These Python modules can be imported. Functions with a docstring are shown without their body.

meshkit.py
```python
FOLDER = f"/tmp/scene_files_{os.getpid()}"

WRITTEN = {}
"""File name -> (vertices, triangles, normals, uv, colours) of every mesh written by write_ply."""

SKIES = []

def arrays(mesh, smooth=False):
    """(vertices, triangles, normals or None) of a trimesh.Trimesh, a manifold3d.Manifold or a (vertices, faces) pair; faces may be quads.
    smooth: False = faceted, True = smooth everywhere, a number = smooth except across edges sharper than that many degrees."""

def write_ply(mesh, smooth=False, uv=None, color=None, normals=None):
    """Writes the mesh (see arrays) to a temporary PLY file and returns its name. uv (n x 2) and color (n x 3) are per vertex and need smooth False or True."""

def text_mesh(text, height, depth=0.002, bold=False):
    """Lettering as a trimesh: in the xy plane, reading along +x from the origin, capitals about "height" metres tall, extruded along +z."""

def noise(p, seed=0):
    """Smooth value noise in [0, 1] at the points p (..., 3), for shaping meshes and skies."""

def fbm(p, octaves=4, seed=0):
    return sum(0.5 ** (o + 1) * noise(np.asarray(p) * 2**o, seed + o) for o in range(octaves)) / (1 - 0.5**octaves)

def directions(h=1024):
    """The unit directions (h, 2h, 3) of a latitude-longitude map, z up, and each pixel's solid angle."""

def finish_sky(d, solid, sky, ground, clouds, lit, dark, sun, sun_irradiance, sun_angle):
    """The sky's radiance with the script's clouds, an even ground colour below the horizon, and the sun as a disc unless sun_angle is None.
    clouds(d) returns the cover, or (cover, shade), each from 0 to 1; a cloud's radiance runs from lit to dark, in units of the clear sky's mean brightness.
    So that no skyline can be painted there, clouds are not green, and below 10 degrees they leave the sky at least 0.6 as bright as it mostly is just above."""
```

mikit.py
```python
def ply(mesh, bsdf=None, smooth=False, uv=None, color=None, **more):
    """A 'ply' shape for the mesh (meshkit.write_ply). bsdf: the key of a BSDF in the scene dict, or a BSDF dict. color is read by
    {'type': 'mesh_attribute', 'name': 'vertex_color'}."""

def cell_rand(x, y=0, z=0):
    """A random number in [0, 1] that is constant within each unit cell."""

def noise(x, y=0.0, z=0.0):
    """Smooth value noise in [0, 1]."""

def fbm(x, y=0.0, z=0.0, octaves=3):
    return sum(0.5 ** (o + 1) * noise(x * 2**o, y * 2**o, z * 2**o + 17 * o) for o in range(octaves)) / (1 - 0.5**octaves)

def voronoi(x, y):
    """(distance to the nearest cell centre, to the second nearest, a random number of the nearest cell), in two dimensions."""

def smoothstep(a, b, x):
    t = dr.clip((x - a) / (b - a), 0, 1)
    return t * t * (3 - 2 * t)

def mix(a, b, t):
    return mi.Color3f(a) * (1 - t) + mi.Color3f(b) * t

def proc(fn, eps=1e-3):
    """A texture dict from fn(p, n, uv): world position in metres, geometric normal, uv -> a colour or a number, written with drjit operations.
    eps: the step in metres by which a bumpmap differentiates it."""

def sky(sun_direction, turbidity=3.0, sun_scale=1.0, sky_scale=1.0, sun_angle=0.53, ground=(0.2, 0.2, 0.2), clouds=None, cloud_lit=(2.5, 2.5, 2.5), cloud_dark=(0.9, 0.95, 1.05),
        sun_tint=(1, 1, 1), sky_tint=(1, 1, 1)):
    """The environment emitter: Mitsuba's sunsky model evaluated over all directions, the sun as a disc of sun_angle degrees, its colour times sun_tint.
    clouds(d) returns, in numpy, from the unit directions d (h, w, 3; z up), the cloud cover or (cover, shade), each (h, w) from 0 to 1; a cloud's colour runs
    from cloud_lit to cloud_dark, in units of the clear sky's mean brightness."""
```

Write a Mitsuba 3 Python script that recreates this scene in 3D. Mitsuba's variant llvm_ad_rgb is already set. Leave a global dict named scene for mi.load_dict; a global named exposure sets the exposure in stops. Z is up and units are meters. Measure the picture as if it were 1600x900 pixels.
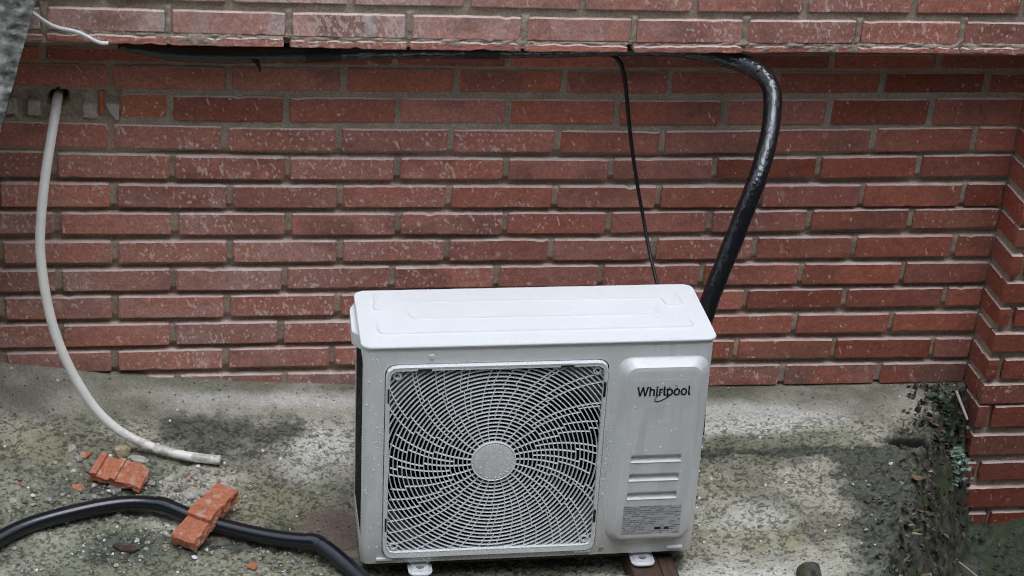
import math, random
import numpy as np
import drjit as dr
import trimesh, manifold3d as m3
import mitsuba as mi
import mikit, meshkit
from shapely.geometry import Polygon, Point, LineString, box as sbox
from shapely import affinity
from mikit import proc, ply, noise, fbm, voronoi, smoothstep, mix, cell_rand

T = mi.ScalarTransform4f
rng = np.random.default_rng(7)
random.seed(7)

# ------------------------------------------------------------------ camera, sky, exposure
scene, labels = {}, {}
scene['camera'] = {'type': 'perspective', 'fov': 30.9256, 'fov_axis': 'x', 'near_clip': 0.05, 'far_clip': 200.0,
                   'to_world': T().look_at(origin=[0.1567, -3.798, 2.3542], target=[0.8493, -0.3295, 0.4862], up=[0.01033, 0.47254, 0.88125])}
def overcast(d):                                          # closed cloud cover, about three times brighter overhead than at the horizon
    return np.ones(d.shape[:2]), 1 - np.clip(d[..., 2], 0, 1) ** 2.0
scene['sky'] = mikit.sky((0.08, -0.26, 0.95), turbidity=4, ground=(.03, .03, .03), sun_scale=0.26, sun_angle=36, clouds=overcast, sun_tint=(.80, .95, 1.25),
                         cloud_lit=(2.25, 2.6, 3.1), cloud_dark=(.68, .78, .93))
exposure = 2.45

# ------------------------------------------------------------------ helpers
def obj(name, mesh, bsdf, parent=None, smooth=False, uv=None):
    key = parent + '__' + name if parent else name
    base, i = key, 0
    while key in scene or key in labels:
        i += 1
        key = f'{base}_{i:03d}'
    if uv is not None and smooth not in (True, False): smooth = False
    scene[key] = ply(mesh, bsdf, smooth, uv=uv)
    return key

def thing(name, label, cat, group=None):
    key, i = name, 0
    while key in labels or key in scene:
        i += 1
        key = f'{name}_{i:03d}'
    labels[key] = {'label': label, 'category': cat}
    if group: labels[key]['group'] = group
    return key

def tag(key, label, cat, group=None, kind=None):
    labels[key] = {'label': label, 'category': cat}
    if group: labels[key]['group'] = group
    if kind: labels[key]['kind'] = kind
    return key

def cat_(meshes):
    return trimesh.util.concatenate(meshes)

def bx(x0, x1, y0, y1, z0, z1):
    m = trimesh.creation.box((x1 - x0, y1 - y0, z1 - z0))
    m.apply_translation(((x0 + x1) / 2, (y0 + y1) / 2, (z0 + z1) / 2))
    return m

def rbox(x0, x1, y0, y1, z0, z1, r=0.003, seg=8):
    pts = []
    s = m3.Manifold.sphere(r, seg)
    hs = [s.translate((x, y, z)) for x in (x0 + r, x1 - r) for y in (y0 + r, y1 - r) for z in (z0 + r, z1 - r)]
    return tm(m3.Manifold.batch_hull(hs))

def tm(man):
    m = man.to_mesh()
    return trimesh.Trimesh(np.array(m.vert_properties[:, :3], float), np.array(m.tri_verts), process=False)

def spline(pts, n):
    from scipy.interpolate import CubicSpline
    p = np.asarray(pts, float)
    d = np.r_[0, np.cumsum(np.linalg.norm(np.diff(p, axis=0), axis=1) ** 0.7)]
    return CubicSpline(d, p)(np.linspace(0, d[-1], n))

def tube(path, r, sides=14, cap=True, hollow=0.0):
    """tube along a path; r a number or one per point"""
    p = np.asarray(path, float)
    r = np.broadcast_to(np.asarray(r, float), (len(p),))
    t = np.gradient(p, axis=0)
    t /= np.linalg.norm(t, axis=1, keepdims=True) + 1e-12
    a = np.cross(t[0], [0, 0, 1.0] if abs(t[0, 2]) < .9 else [1.0, 0, 0]); a /= np.linalg.norm(a)
    A = []
    for k in range(len(p)):
        a = a - t[k] * (a @ t[k]); a /= np.linalg.norm(a); A.append(a)
    A = np.array(A); B = np.cross(t, A)
    ang = np.arange(sides) * 2 * np.pi / sides
    def ring(rr):
        return (p[:, None] + rr[:, None, None] * (np.cos(ang)[None, :, None] * A[:, None] + np.sin(ang)[None, :, None] * B[:, None])).reshape(-1, 3)
    n = len(p)
    i, j = np.meshgrid(np.arange(n - 1), np.arange(sides), indexing='ij')
    q = np.stack([i * sides + j, i * sides + (j + 1) % sides, (i + 1) * sides + (j + 1) % sides, (i + 1) * sides + j], -1).reshape(-1, 4)
    f = np.vstack([q[:, [0, 1, 2]], q[:, [0, 2, 3]]])
    v = ring(r)
    if hollow:
        v2 = ring(r * hollow); o = len(v)
        f = np.vstack([f, f[:, ::-1] + o])
        js = np.arange(sides)
        for base, flip in ((0, False), ((n - 1) * sides, True)):
            qa = np.stack([base + js, o + base + js, o + base + (js + 1) % sides, base + (js + 1) % sides], -1)
            if flip: qa = qa[:, ::-1]
            f = np.vstack([f, qa[:, [0, 1, 2]], qa[:, [0, 2, 3]]])
        v = np.vstack([v, v2])
    elif cap:
        o = len(v); v = np.vstack([v, p[:1], p[-1:]]); js = np.arange(sides)
        f = np.vstack([f, np.stack([np.full(sides, o), (js + 1) % sides, js], -1),
                       np.stack([np.full(sides, o + 1), (n - 1) * sides + js, (n - 1) * sides + (js + 1) % sides], -1)])
    return trimesh.Trimesh(v, f, process=False)

def rock(size, seed, sub=2, flat=1.0, rough=0.35):
    m = trimesh.creation.icosphere(subdivisions=sub, radius=1.0)
    r = np.random.default_rng(seed)
    v = np.array(m.vertices)
    for _ in range(7):                                   # cut facets
        d = r.normal(size=3); d /= np.linalg.norm(d)
        h = r.uniform(.55, .9)
        over = v @ d - h
        v = v - np.where(over > 0, over, 0)[:, None] * d
    v *= 1 + rough * (meshkit.fbm(v * 1.7 + seed * 3.1, 3, seed) - .5)[:, None]
    v *= np.asarray(size) * [1, 1, flat]
    m.vertices = v
    return m

def turn(mesh, rz=0, rx=0, ry=0, loc=(0, 0, 0)):
    mesh = mesh.copy()
    M = trimesh.transformations.euler_matrix(rx, ry, rz, 'sxyz')
    M[:3, 3] = loc
    mesh.apply_transform(M)
    return mesh

# ------------------------------------------------------------------ materials
def two(b): return {'type': 'twosided', 'b': b}
def prin(color, rough=.6, spec=.35, **k):
    c = color if isinstance(color, dict) else {'type': 'rgb', 'value': list(color)}
    return {'type': 'principled', 'base_color': c, 'roughness': rough, 'specular': spec, **k}

def C(*a): return mi.Color3f(*a)

def brick_col(p, n, uv):
    a = dr.select(dr.abs(n.x) > .7, p.y * 1.0 + 5.0, p.x)
    z = p.z
    tone, bloom = uv.x - dr.floor(uv.x * .999), uv.y
    fresh = uv.x > 1.5
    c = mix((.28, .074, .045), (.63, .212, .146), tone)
    hue = noise(uv.x * 57, uv.y * 91, 3.0)
    c *= mix((1.10, .97, .86), (.86, .98, 1.12), hue)
    c = dr.select(fresh, C(.55, .16, .06), c)
    cl = fbm(a * 11 + 3, z * 17, uv.y * 31, octaves=4)
    c = mix(c, mix((.56, .34, .295), (.74, .53, .48), smoothstep(.95, 1.5, bloom)), dr.clip(.40 * bloom + smoothstep(.36, .78, cl) * (.06 + .30 * bloom), 0, .85))
    c = mix(c, (.22, .10, .075), smoothstep(.52, .75, fbm(a * 6 + 7, z * 9, uv.x * 13, octaves=3)) * .55)
    runs = smoothstep(.60, .74, fbm(a * 26, z * 3.2, 15.0, octaves=3)) * smoothstep(1.0, 1.5, bloom)
    c = mix(c, (.62, .56, .54), runs * .7)
    c = mix(c, (.17, .14, .115), .6 * smoothstep(.16, .03, z) * smoothstep(.35, .65, fbm(a * 15, z * 25, 3.0)) * smoothstep(-.02, .0, p.y + .03))
    c *= .80 + .4 * noise(a * 260, z * 260, 2.0)
    c *= .86 + .28 * fbm(a * 60, z * 90, 1.0, octaves=3)
    # pale lime specks and runs left by rain
    dens = bloom * smoothstep(.2, .72, fbm(a * 5, z * 8, 4.0, octaves=2))
    q1 = fbm(a * 150 + z * 50, z * 84, 7.0, octaves=2)
    s1 = smoothstep(.80 - .20 * dens, .90 - .20 * dens, q1)
    q2 = fbm(a * 34 + z * 8, z * 30, 11.0, octaves=3)
    s2 = smoothstep(.78 - .12 * dens, .90 - .12 * dens, q2) * (.4 + .6 * noise(a * 170, z * 170))
    d1, _, r1 = voronoi(a * 120 - z * 36, z * 66)
    s3 = smoothstep(.30, .12, d1 + .25 * (noise(a * 300, z * 200) - .5)) * smoothstep(1 - .42 * dens, 1.1 - .42 * dens, r1)
    c = mix(c, (.84, .66, .58), dr.clip(s1 * .62 + s2 * .34 + s3 * .72, 0, .85))
    # upward faces painted paler as sky-lit ledges, broken up with mortar smears
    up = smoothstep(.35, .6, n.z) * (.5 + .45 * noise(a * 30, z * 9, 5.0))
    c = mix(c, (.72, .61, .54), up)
    return c

def mortar_col(p, n, uv):
    a = dr.select(dr.abs(n.x) > .7, p.y + 5, p.x)
    c = mix((.31, .24, .18), (.50, .405, .318), fbm(a * 22, p.z * 22, octaves=4))
    c *= .75 + .5 * noise(a * 330, p.z * 330)
    return c

def gauss(x, y, cx, cy, sx, sy):
    return dr.exp(-dr.square((x - cx) / sx) - dr.square((y - cy) / sy))

def ground_col(p, n, uv):
    x, y = p.x, p.y
    h, sd_ = uv.x, uv.y                                   # h: 0 = pit of the cast surface, 1 = top of a grain; sd_: metres past the broken edge
    wob = fbm(x * 7, y * 7, octaves=4) - .5
    f2 = fbm(x * 9 + 2, y * 11, octaves=4)
    fine = fbm(x * 150 + 3 * noise(x * 30, y * 30), y * 215, 3.0, octaves=3)
    fin2 = fbm(x * 48, y * 66, 5.0, octaves=3)
    g2 = noise(x * 420, y * 420, 1.0)
    c = mix((.18, .168, .13), (.36, .34, .275), smoothstep(.25, .75, f2))
    # lichen film, yellowish
    moss = .8 * (gauss(x, y, .30, -.41, .13, .08) + gauss(x, y, -.2, -.22, .15, .08) + .8 * gauss(x, y, 1.45, -.57, .16, .05) + gauss(x, y, .12, -.66, .3, .05) + .5 * gauss(x, y, 1.38, -.36, .1, .08) + .6 * gauss(x, y, .9, -.78, .5, .08))
    c = mix(c, (.20, .187, .105), .62 * smoothstep(.16, .72, moss + 1.2 * wob + .5 * (fin2 - .5)))
    gr = smoothstep(.48, .66, fbm(x * 4.3 + 4, y * 5.1 + 2, octaves=4))
    c = mix(c, (.115, .125, .075), .6 * gr)
    # pale cement
    pale = gauss(x, y, .46, -.21, .10, .07) + gauss(x, y, .41, -.31, .07, .06) * .5 + 1.25 * gauss(x, y, 1.42, -.13, .42, .075) + gauss(x, y, 1.4, -.74, .3, .1) * .9 + gauss(x, y, .4, -.06, .5, .035) * .6 + .5 * gauss(x, y, 1.42, -.50, .14, .07)
    c = mix(c, (.60, .59, .54), .75 * smoothstep(.2, .85, pale + .9 * wob))
    # dark wet algae
    arc = -.262 + .10 * dr.square(x - 1.52) * -2.2
    dark = gauss(x, y, .22, -.19, .16, .075) + gauss(x, y, .02, -.36, .16, .06) * .8 + gauss(x, y, .10, -.53, .22, .06) * .85 + gauss(x, y, .38, -.165, .05, .05) * .8 \
        + dr.exp(-dr.square((y - arc) / .020)) * smoothstep(1.2, 1.35, x) * smoothstep(1.9, 1.75, x) * 1.1 + gauss(x, y, 1.72, -.36, .10, .10) * .8 + .9 * smoothstep(-.17, -.01, sd_) * smoothstep(-.08, -.2, y) \
        + 0.0
    c = mix(c, (.060, .066, .050), .88 * smoothstep(.20, .90, dark + 1.25 * wob + .6 * (fin2 - .5)))
    # brown wet patch left of the unit
    br = gauss(x, y, .47, -.50, .085, .075)
    c = mix(c, (.17, .12, .095), .85 * smoothstep(.3, .62, br + .5 * wob))
    fillet = smoothstep(-.17, -.09, y)
    plain = dr.maximum(fillet * .8, .7 * smoothstep(.3, .6, br))
    # flaky surface: dirt sits between the grains
    thr = .44 + .30 * (fin2 - .5) - .16 * gauss(x, y, 1.4, -.72, .3, .09)
    fl = smoothstep(thr - .20, thr + .17, fine + .30 * (h - .5))
    c *= mix(mix((.42, .42, .39), (1.15, 1.15, 1.11), fl), (.96, .96, .96), plain)
    c *= .76 + .48 * g2
    d1, _, r1 = voronoi(x * 48, y * 48)
    c = mix(c, (.035, .035, .033), smoothstep(.22, .10, d1 + .3 * (1 - r1)) * smoothstep(.72, .8, r1) * .8)
    d2, _, r2 = voronoi(x * 46 + 5, y * 46 + 3)
    crk = dr.exp(-dr.square(dr.square((x - 1.878) / .05)) - dr.square(dr.square((y + .238 + .12 * (x - 1.878)) / .017)))
    c = mix(c, (.02, .019, .017), smoothstep(.2, .6, crk))  # crack painted near black, shade of the hole along with its dirt
    return mix(c, (.66, .66, .64), smoothstep(.17, .09, d2) * smoothstep(.965, .975, r2))

def soil_col(p, n, uv):
    x, y, z = p.x, p.y, p.z
    g = fbm(x * 45, y * 45, z * 45, octaves=4)
    c = mix((.022, .021, .018), (.11, .102, .085), smoothstep(.3, .7, g))
    c = mix(c, (.06, .072, .036), .75 * smoothstep(.45, .65, fbm(x * 22, y * 22, z * 22, octaves=3)))
    m = smoothstep(.46, .62, fbm(x * 6 + 1, y * 8, octaves=3) + .45 * gauss(x, y, 2.25, -.25, .2, .13)) * smoothstep(-.26, -.31, z)
    c = mix(c, mix((.022, .036, .022), (.075, .092, .05), fbm(x * 90, y * 90, octaves=3)), .8 * m)
    c *= .7 + .6 * noise(x * 300, y * 300, z * 300)
    return c

def clay_col(p, n, uv):
    c = mix((.36, .11, .052), (.50, .20, .12), fbm(p.x * 40, p.y * 40, p.z * 40, octaves=3) * .7 + .3 * uv.x)
    c *= .62 + .76 * fbm(p.x * 260, p.y * 260, p.z * 260, octaves=2)
    c = mix(c, (.5, .38, .3), smoothstep(.54, .70, fbm(p.x * 55 + 4, p.y * 55, p.z * 55, octaves=3)) * .6)
    return c

def gravel_col(p, n, uv):
    c = mix((.12, .115, .10), (.40, .375, .32), uv.x)
    c = dr.select(uv.y > .975, C(.36, .16, .09), c)
    c = dr.select(uv.y < .055, C(.66, .65, .62), c)
    return c * (.7 + .6 * noise(p.x * 180, p.y * 180, p.z * 180))

def tan_col(p, n, uv):
    return mix((.24, .18, .10), (.50, .41, .27), fbm(p.x * 70, p.y * 70, p.z * 70, octaves=4)) * (.75 + .5 * noise(p.x * 300, p.y * 300, p.z * 300))

def slab_col(p, n, uv):
    a, b = p.x * .9 + p.z * .43, -p.x * .43 + p.z * .9
    g = fbm(a * 62, b * 92 + 2 * noise(a * 12, b * 12), p.y * 60, octaves=4)
    c = mix((.10, .10, .095), (.42, .405, .37), smoothstep(.25, .72, g))
    c = mix(c, (.085, .09, .10), .6 * smoothstep(.5, .66, fbm(a * 7, b * 7, 3.0)))
    return c * (.75 + .5 * noise(p.x * 240, p.y * 240, p.z * 240))

def paint_col(p, n, uv):
    c = mix((.70, .695, .675), (.755, .75, .735), fbm(p.x * 6, p.y * 6, p.z * 6, octaves=3))
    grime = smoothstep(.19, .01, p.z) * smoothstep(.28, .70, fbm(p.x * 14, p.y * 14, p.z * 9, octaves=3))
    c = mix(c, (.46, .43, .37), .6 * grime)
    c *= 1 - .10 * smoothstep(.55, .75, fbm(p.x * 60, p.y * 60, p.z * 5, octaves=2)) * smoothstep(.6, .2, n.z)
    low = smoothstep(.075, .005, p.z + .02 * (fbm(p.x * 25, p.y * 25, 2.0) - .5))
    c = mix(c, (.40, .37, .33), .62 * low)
    dots = smoothstep(.78, .86, noise(p.x * 190, p.y * 190, p.z * 190))
    return mix(c, (.52, .5, .47), .12 * dots)

def paint_rough(p, n, uv):
    return .27 + .2 * fbm(p.x * 30, p.y * 30, p.z * 30)

def rubber_rough(p, n, uv):
    return .06 + .24 * fbm(p.x * 50, p.y * 50, p.z * 50, octaves=3)

def pipe_rough(p, n, uv):
    return .12 + .16 * fbm(p.x * 24, p.y * 24, p.z * 24, octaves=3)

def rubber_bump(p, n, uv):
    return fbm(p.x * 150, p.y * 150, p.z * 110, octaves=3)

def pvc_col(p, n, uv):
    c = mix((.76, .72, .65), (.85, .82, .75), fbm(p.x * 30, p.y * 30, p.z * 30))
    return mix(c, (.30, .28, .23), .8 * smoothstep(.12, .03, p.z) * smoothstep(.35, .6, fbm(p.x * 70, p.y * 70, p.z * 70)))

def wood_col(p, n, uv):
    g = fbm(p.x * 110, p.y * 9, p.z * 110, octaves=4)
    return mix((.03, .019, .014), (.115, .07, .052), g)

def sticker_col(p, n, uv):
    u, v = uv.x, uv.y
    c = mix((.42, .42, .42), (.52, .52, .52), noise(u * 5, v * 4))
    # faded rows of print
    row = dr.floor(v * 15)
    fv = v * 15 - row
    run = smoothstep(.44, .58, noise(u * 9 + row * 3.7, row * 1.3) + .25 * smoothstep(.75, .1, u))
    fine = smoothstep(.35, .5, noise(u * 75, row * 5.1))
    c = mix(c, (.13, .125, .12), .8 * run * (.45 + .55 * fine) * smoothstep(.12, .28, fv) * smoothstep(.9, .72, fv))
    return c

def fern_col(p, n, uv):
    return mix((.045, .10, .065), (.24, .33, .26), noise(p.x * 120, p.y * 120, p.z * 120))

def leaf_col(p, n, uv):
    c = mix((.018, .017, .014), (.11, .09, .066), uv.x * uv.x)
    c = dr.select(uv.y > .80, C(.03, .045, .024), c)
    return dr.select(uv.y < .03, C(.30, .27, .20), c)

for k, b in dict(
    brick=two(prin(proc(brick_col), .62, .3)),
    mortar=two(prin(proc(mortar_col), .85, .2)),
    ground=two(prin(proc(ground_col), .62, .35)),
    render_coat=two(prin((.11, .115, .12), .8, .2)),
    tan_stone=two(prin(proc(tan_col), .75, .25)),
    pale_block=two(prin((.56, .49, .39), .85, .2)),
    soil=two(prin(proc(soil_col), .7, .25)),
    clay=two(prin(proc(clay_col), .75, .25)),
    gravel=two(prin(proc(gravel_col), .6, .35)),
    stone=two(prin(proc(slab_col), .7, .3)),
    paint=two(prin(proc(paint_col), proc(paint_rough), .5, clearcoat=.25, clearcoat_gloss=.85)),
    guard=two(prin((.70, .71, .70), .35, .5)),
    corner=two(prin((.16, .16, .17), .5, .4)),  # darker than the casing paint, standing in for shade behind the guard
    black_plastic=two(prin((.013, .013, .014), .5, .4)),
    dark_plastic=two(prin((.03, .031, .033), .45, .4)),
    fin=two(prin((.025, .025, .024), .5, .4)),
    zinc=two(prin((.80, .81, .82), .30, .5, metallic=.35)),
    steel=two(prin((.30, .29, .28), .45, .5, metallic=.4)),
    rubber={'type': 'bumpmap', 'b': two(prin((.0085, .0088, .0105), proc(rubber_rough), .85)), 't': proc(rubber_bump), 'scale': .0024},
    pipe=two(prin((.009, .0095, .014), proc(pipe_rough), .65)),
    cable=two(prin((.008, .008, .008), .5, .4)),
    wire=two(prin((.90, .90, .88), .35, .5)),
    pvc=two(prin(proc(pvc_col), .42, .45)),
    wood=two(prin(proc(wood_col), .55, .3)),
    ink=two(prin((.012, .012, .013), .4, .4)),
    film=two(prin((.69, .69, .68), .28, .5)),
    sticker=two(prin(proc(sticker_col), .3, .5)),
    drop=two(prin((.86, .88, .90), .38, .4)),
    fern=two(prin(proc(fern_col), .32, .6)),
    leaf=two(prin(proc(leaf_col), .5, .4)),
    dead_leaf=two(prin((.17, .115, .065), .5, .4)),
    weed=two(prin((.035, .06, .03), .4, .5)),
    twig=two(prin((.42, .38, .31), .6, .3)),
    straw=two(prin((.36, .30, .18), .6, .3)),
    blade=two(prin((.10, .13, .05), .5, .3)),
).items():
    scene[k + '_material'] = b

# ------------------------------------------------------------------ ground: concrete apron sloping from the wall, a pit by the pillar
EDGE_Y = [-9, -3, -1.2, -.706, -.561, -.474, -.313, -.241, -.151, -.09, -.03, .03]
EDGE_X = [.2, .9, 1.45, 1.650, 1.728, 1.774, 1.860, 1.925, 1.965, 2.03, 2.092, 2.12]

def apron(x, y):
    zw = np.interp(x, [-1, -.268, -.125, -.031, .093, .317, .56, 1.446, 1.671, 2.096], [.14, .127, .110, .091, .080, .064, .05, .022, .019, .023])
    z = .03 + (zw - .03) * np.exp(np.minimum(y, 0) / .25) + .095 * np.maximum(y, -3)
    z = z + .015 * np.exp(-((x - .63) / .05) ** 2 - ((y + .69) / .045) ** 2)     # lump under the left foot
    return z

def edge_dist(x, y):
    return (x - np.interp(y, EDGE_Y, EDGE_X)) * .88

def roughness(x, y):
    w = np.clip((-.10 - y) / .12, 0.12, 1)
    w = w * (1 - .8 * np.exp(-((x - .47) / .09) ** 2 - ((y + .5) / .08) ** 2))
    w = w * (1 - .55 * np.exp(-((x - 1.4) / .25) ** 2 - ((y + .68) / .09) ** 2))
    return w

def ground_height(x, y):
    x, y = np.asarray(x, float), np.asarray(y, float)
    P = np.stack([x, y, np.zeros_like(x)], -1)
    h1 = meshkit.fbm(P * 26, 3, 3)
    h2 = .72 * meshkit.fbm(P * [140, 200, 1], 3, 11) + .28 * meshkit.fbm(P * [60, 85, 1], 3, 12)
    h2 = np.clip((h2 - .30) / .40, 0, 1)
    w = roughness(x, y)
    z = apron(x, y) + .010 * (h1 - .5) * np.clip(w * 1.3, .3, 1) + .0070 * (h2 - .6) * w
    # undercut crack at the edge
    a = math.radians(-8)
    dx, dy = x - 1.878, y + .238
    u, v = dx * math.cos(a) + dy * math.sin(a), -dx * math.sin(a) + dy * math.cos(a)
    z = z - .09 * np.exp(-(u / .042) ** 4 - (v / .012) ** 4)
    # hollow added under the unit to darken the gap below it
    z = z - .034 * np.clip((x - .52) / .04, 0, 1) * np.clip((1.22 - x) / .03, 0, 1) * np.clip((y + .672) / -.0 if False else (y + .672) / .03, 0, 1) * np.clip((-.36 - y) / .06, 0, 1)
    s = edge_dist(x, y) + .075 * (meshkit.fbm(P * 11, 4, 21) - .5)
    t = np.clip(s / .17, 0, 1); t = t * t * (3 - 2 * t)
    pit = -.338 + .05 * (meshkit.fbm(P * 9, 4, 5) - .5) + .018 * (meshkit.fbm(P * 60, 3, 6) - .5)
    crumb = .05 * (meshkit.fbm(P * 38, 3, 8) - .5) * np.clip(4 * t * (1 - t), 0, 1)
    return z * (1 - t) + pit * t + crumb, h2, s

def grown(lo, hi, step, far_lo, far_hi):
    mid = np.arange(lo, hi + step / 2, step)
    k = step * 1.35 ** np.arange(1, 40)
    L = lo - np.cumsum(k); R = hi + np.cumsum(k)
    return np.r_[L[L > far_lo][::-1], mid, R[R < far_hi]]

gx = grown(-.62, 2.32, .0042, -14, 14)
gy = np.r_[grown(-.95, .03, .0042, -16, .03)]
GX, GY = np.meshgrid(gx, gy, indexing='ij')
GZ, GH, GS = ground_height(GX, GY)
V = np.stack([GX, GY, GZ], -1).reshape(-1, 3)
UV = np.stack([GH, GS], -1).reshape(-1, 2)
ni, nj = GX.shape
i, j = np.meshgrid(np.arange(ni - 1), np.arange(nj - 1), indexing='ij')
Q = np.stack([i * nj + j, (i + 1) * nj + j, (i + 1) * nj + j + 1, i * nj + j + 1], -1).reshape(-1, 4)
in_pit = GS.reshape(-1)[Q].mean(1) > .006

def submesh(q):
    used, inv = np.unique(q, return_inverse=True)
    q = inv.reshape(q.shape)
    return trimesh.Trimesh(V[used], np.vstack([q[:, [0, 1, 2]], q[:, [0, 2, 3]]]), process=False), UV[used]

mA, uA = submesh(Q[~in_pit]); mS, uS = submesh(Q[in_pit])
tag(obj('concrete_apron', mA, 'ground_material', smooth=True, uv=uA), 'rough weathered concrete apron with moss and dark algae stains', 'ground', kind='structure')
tag(obj('soil', mS, 'soil_material', smooth=True, uv=uS), 'dark damp soil with moss in the pit beside the pillar', 'soil', kind='structure')

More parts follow.
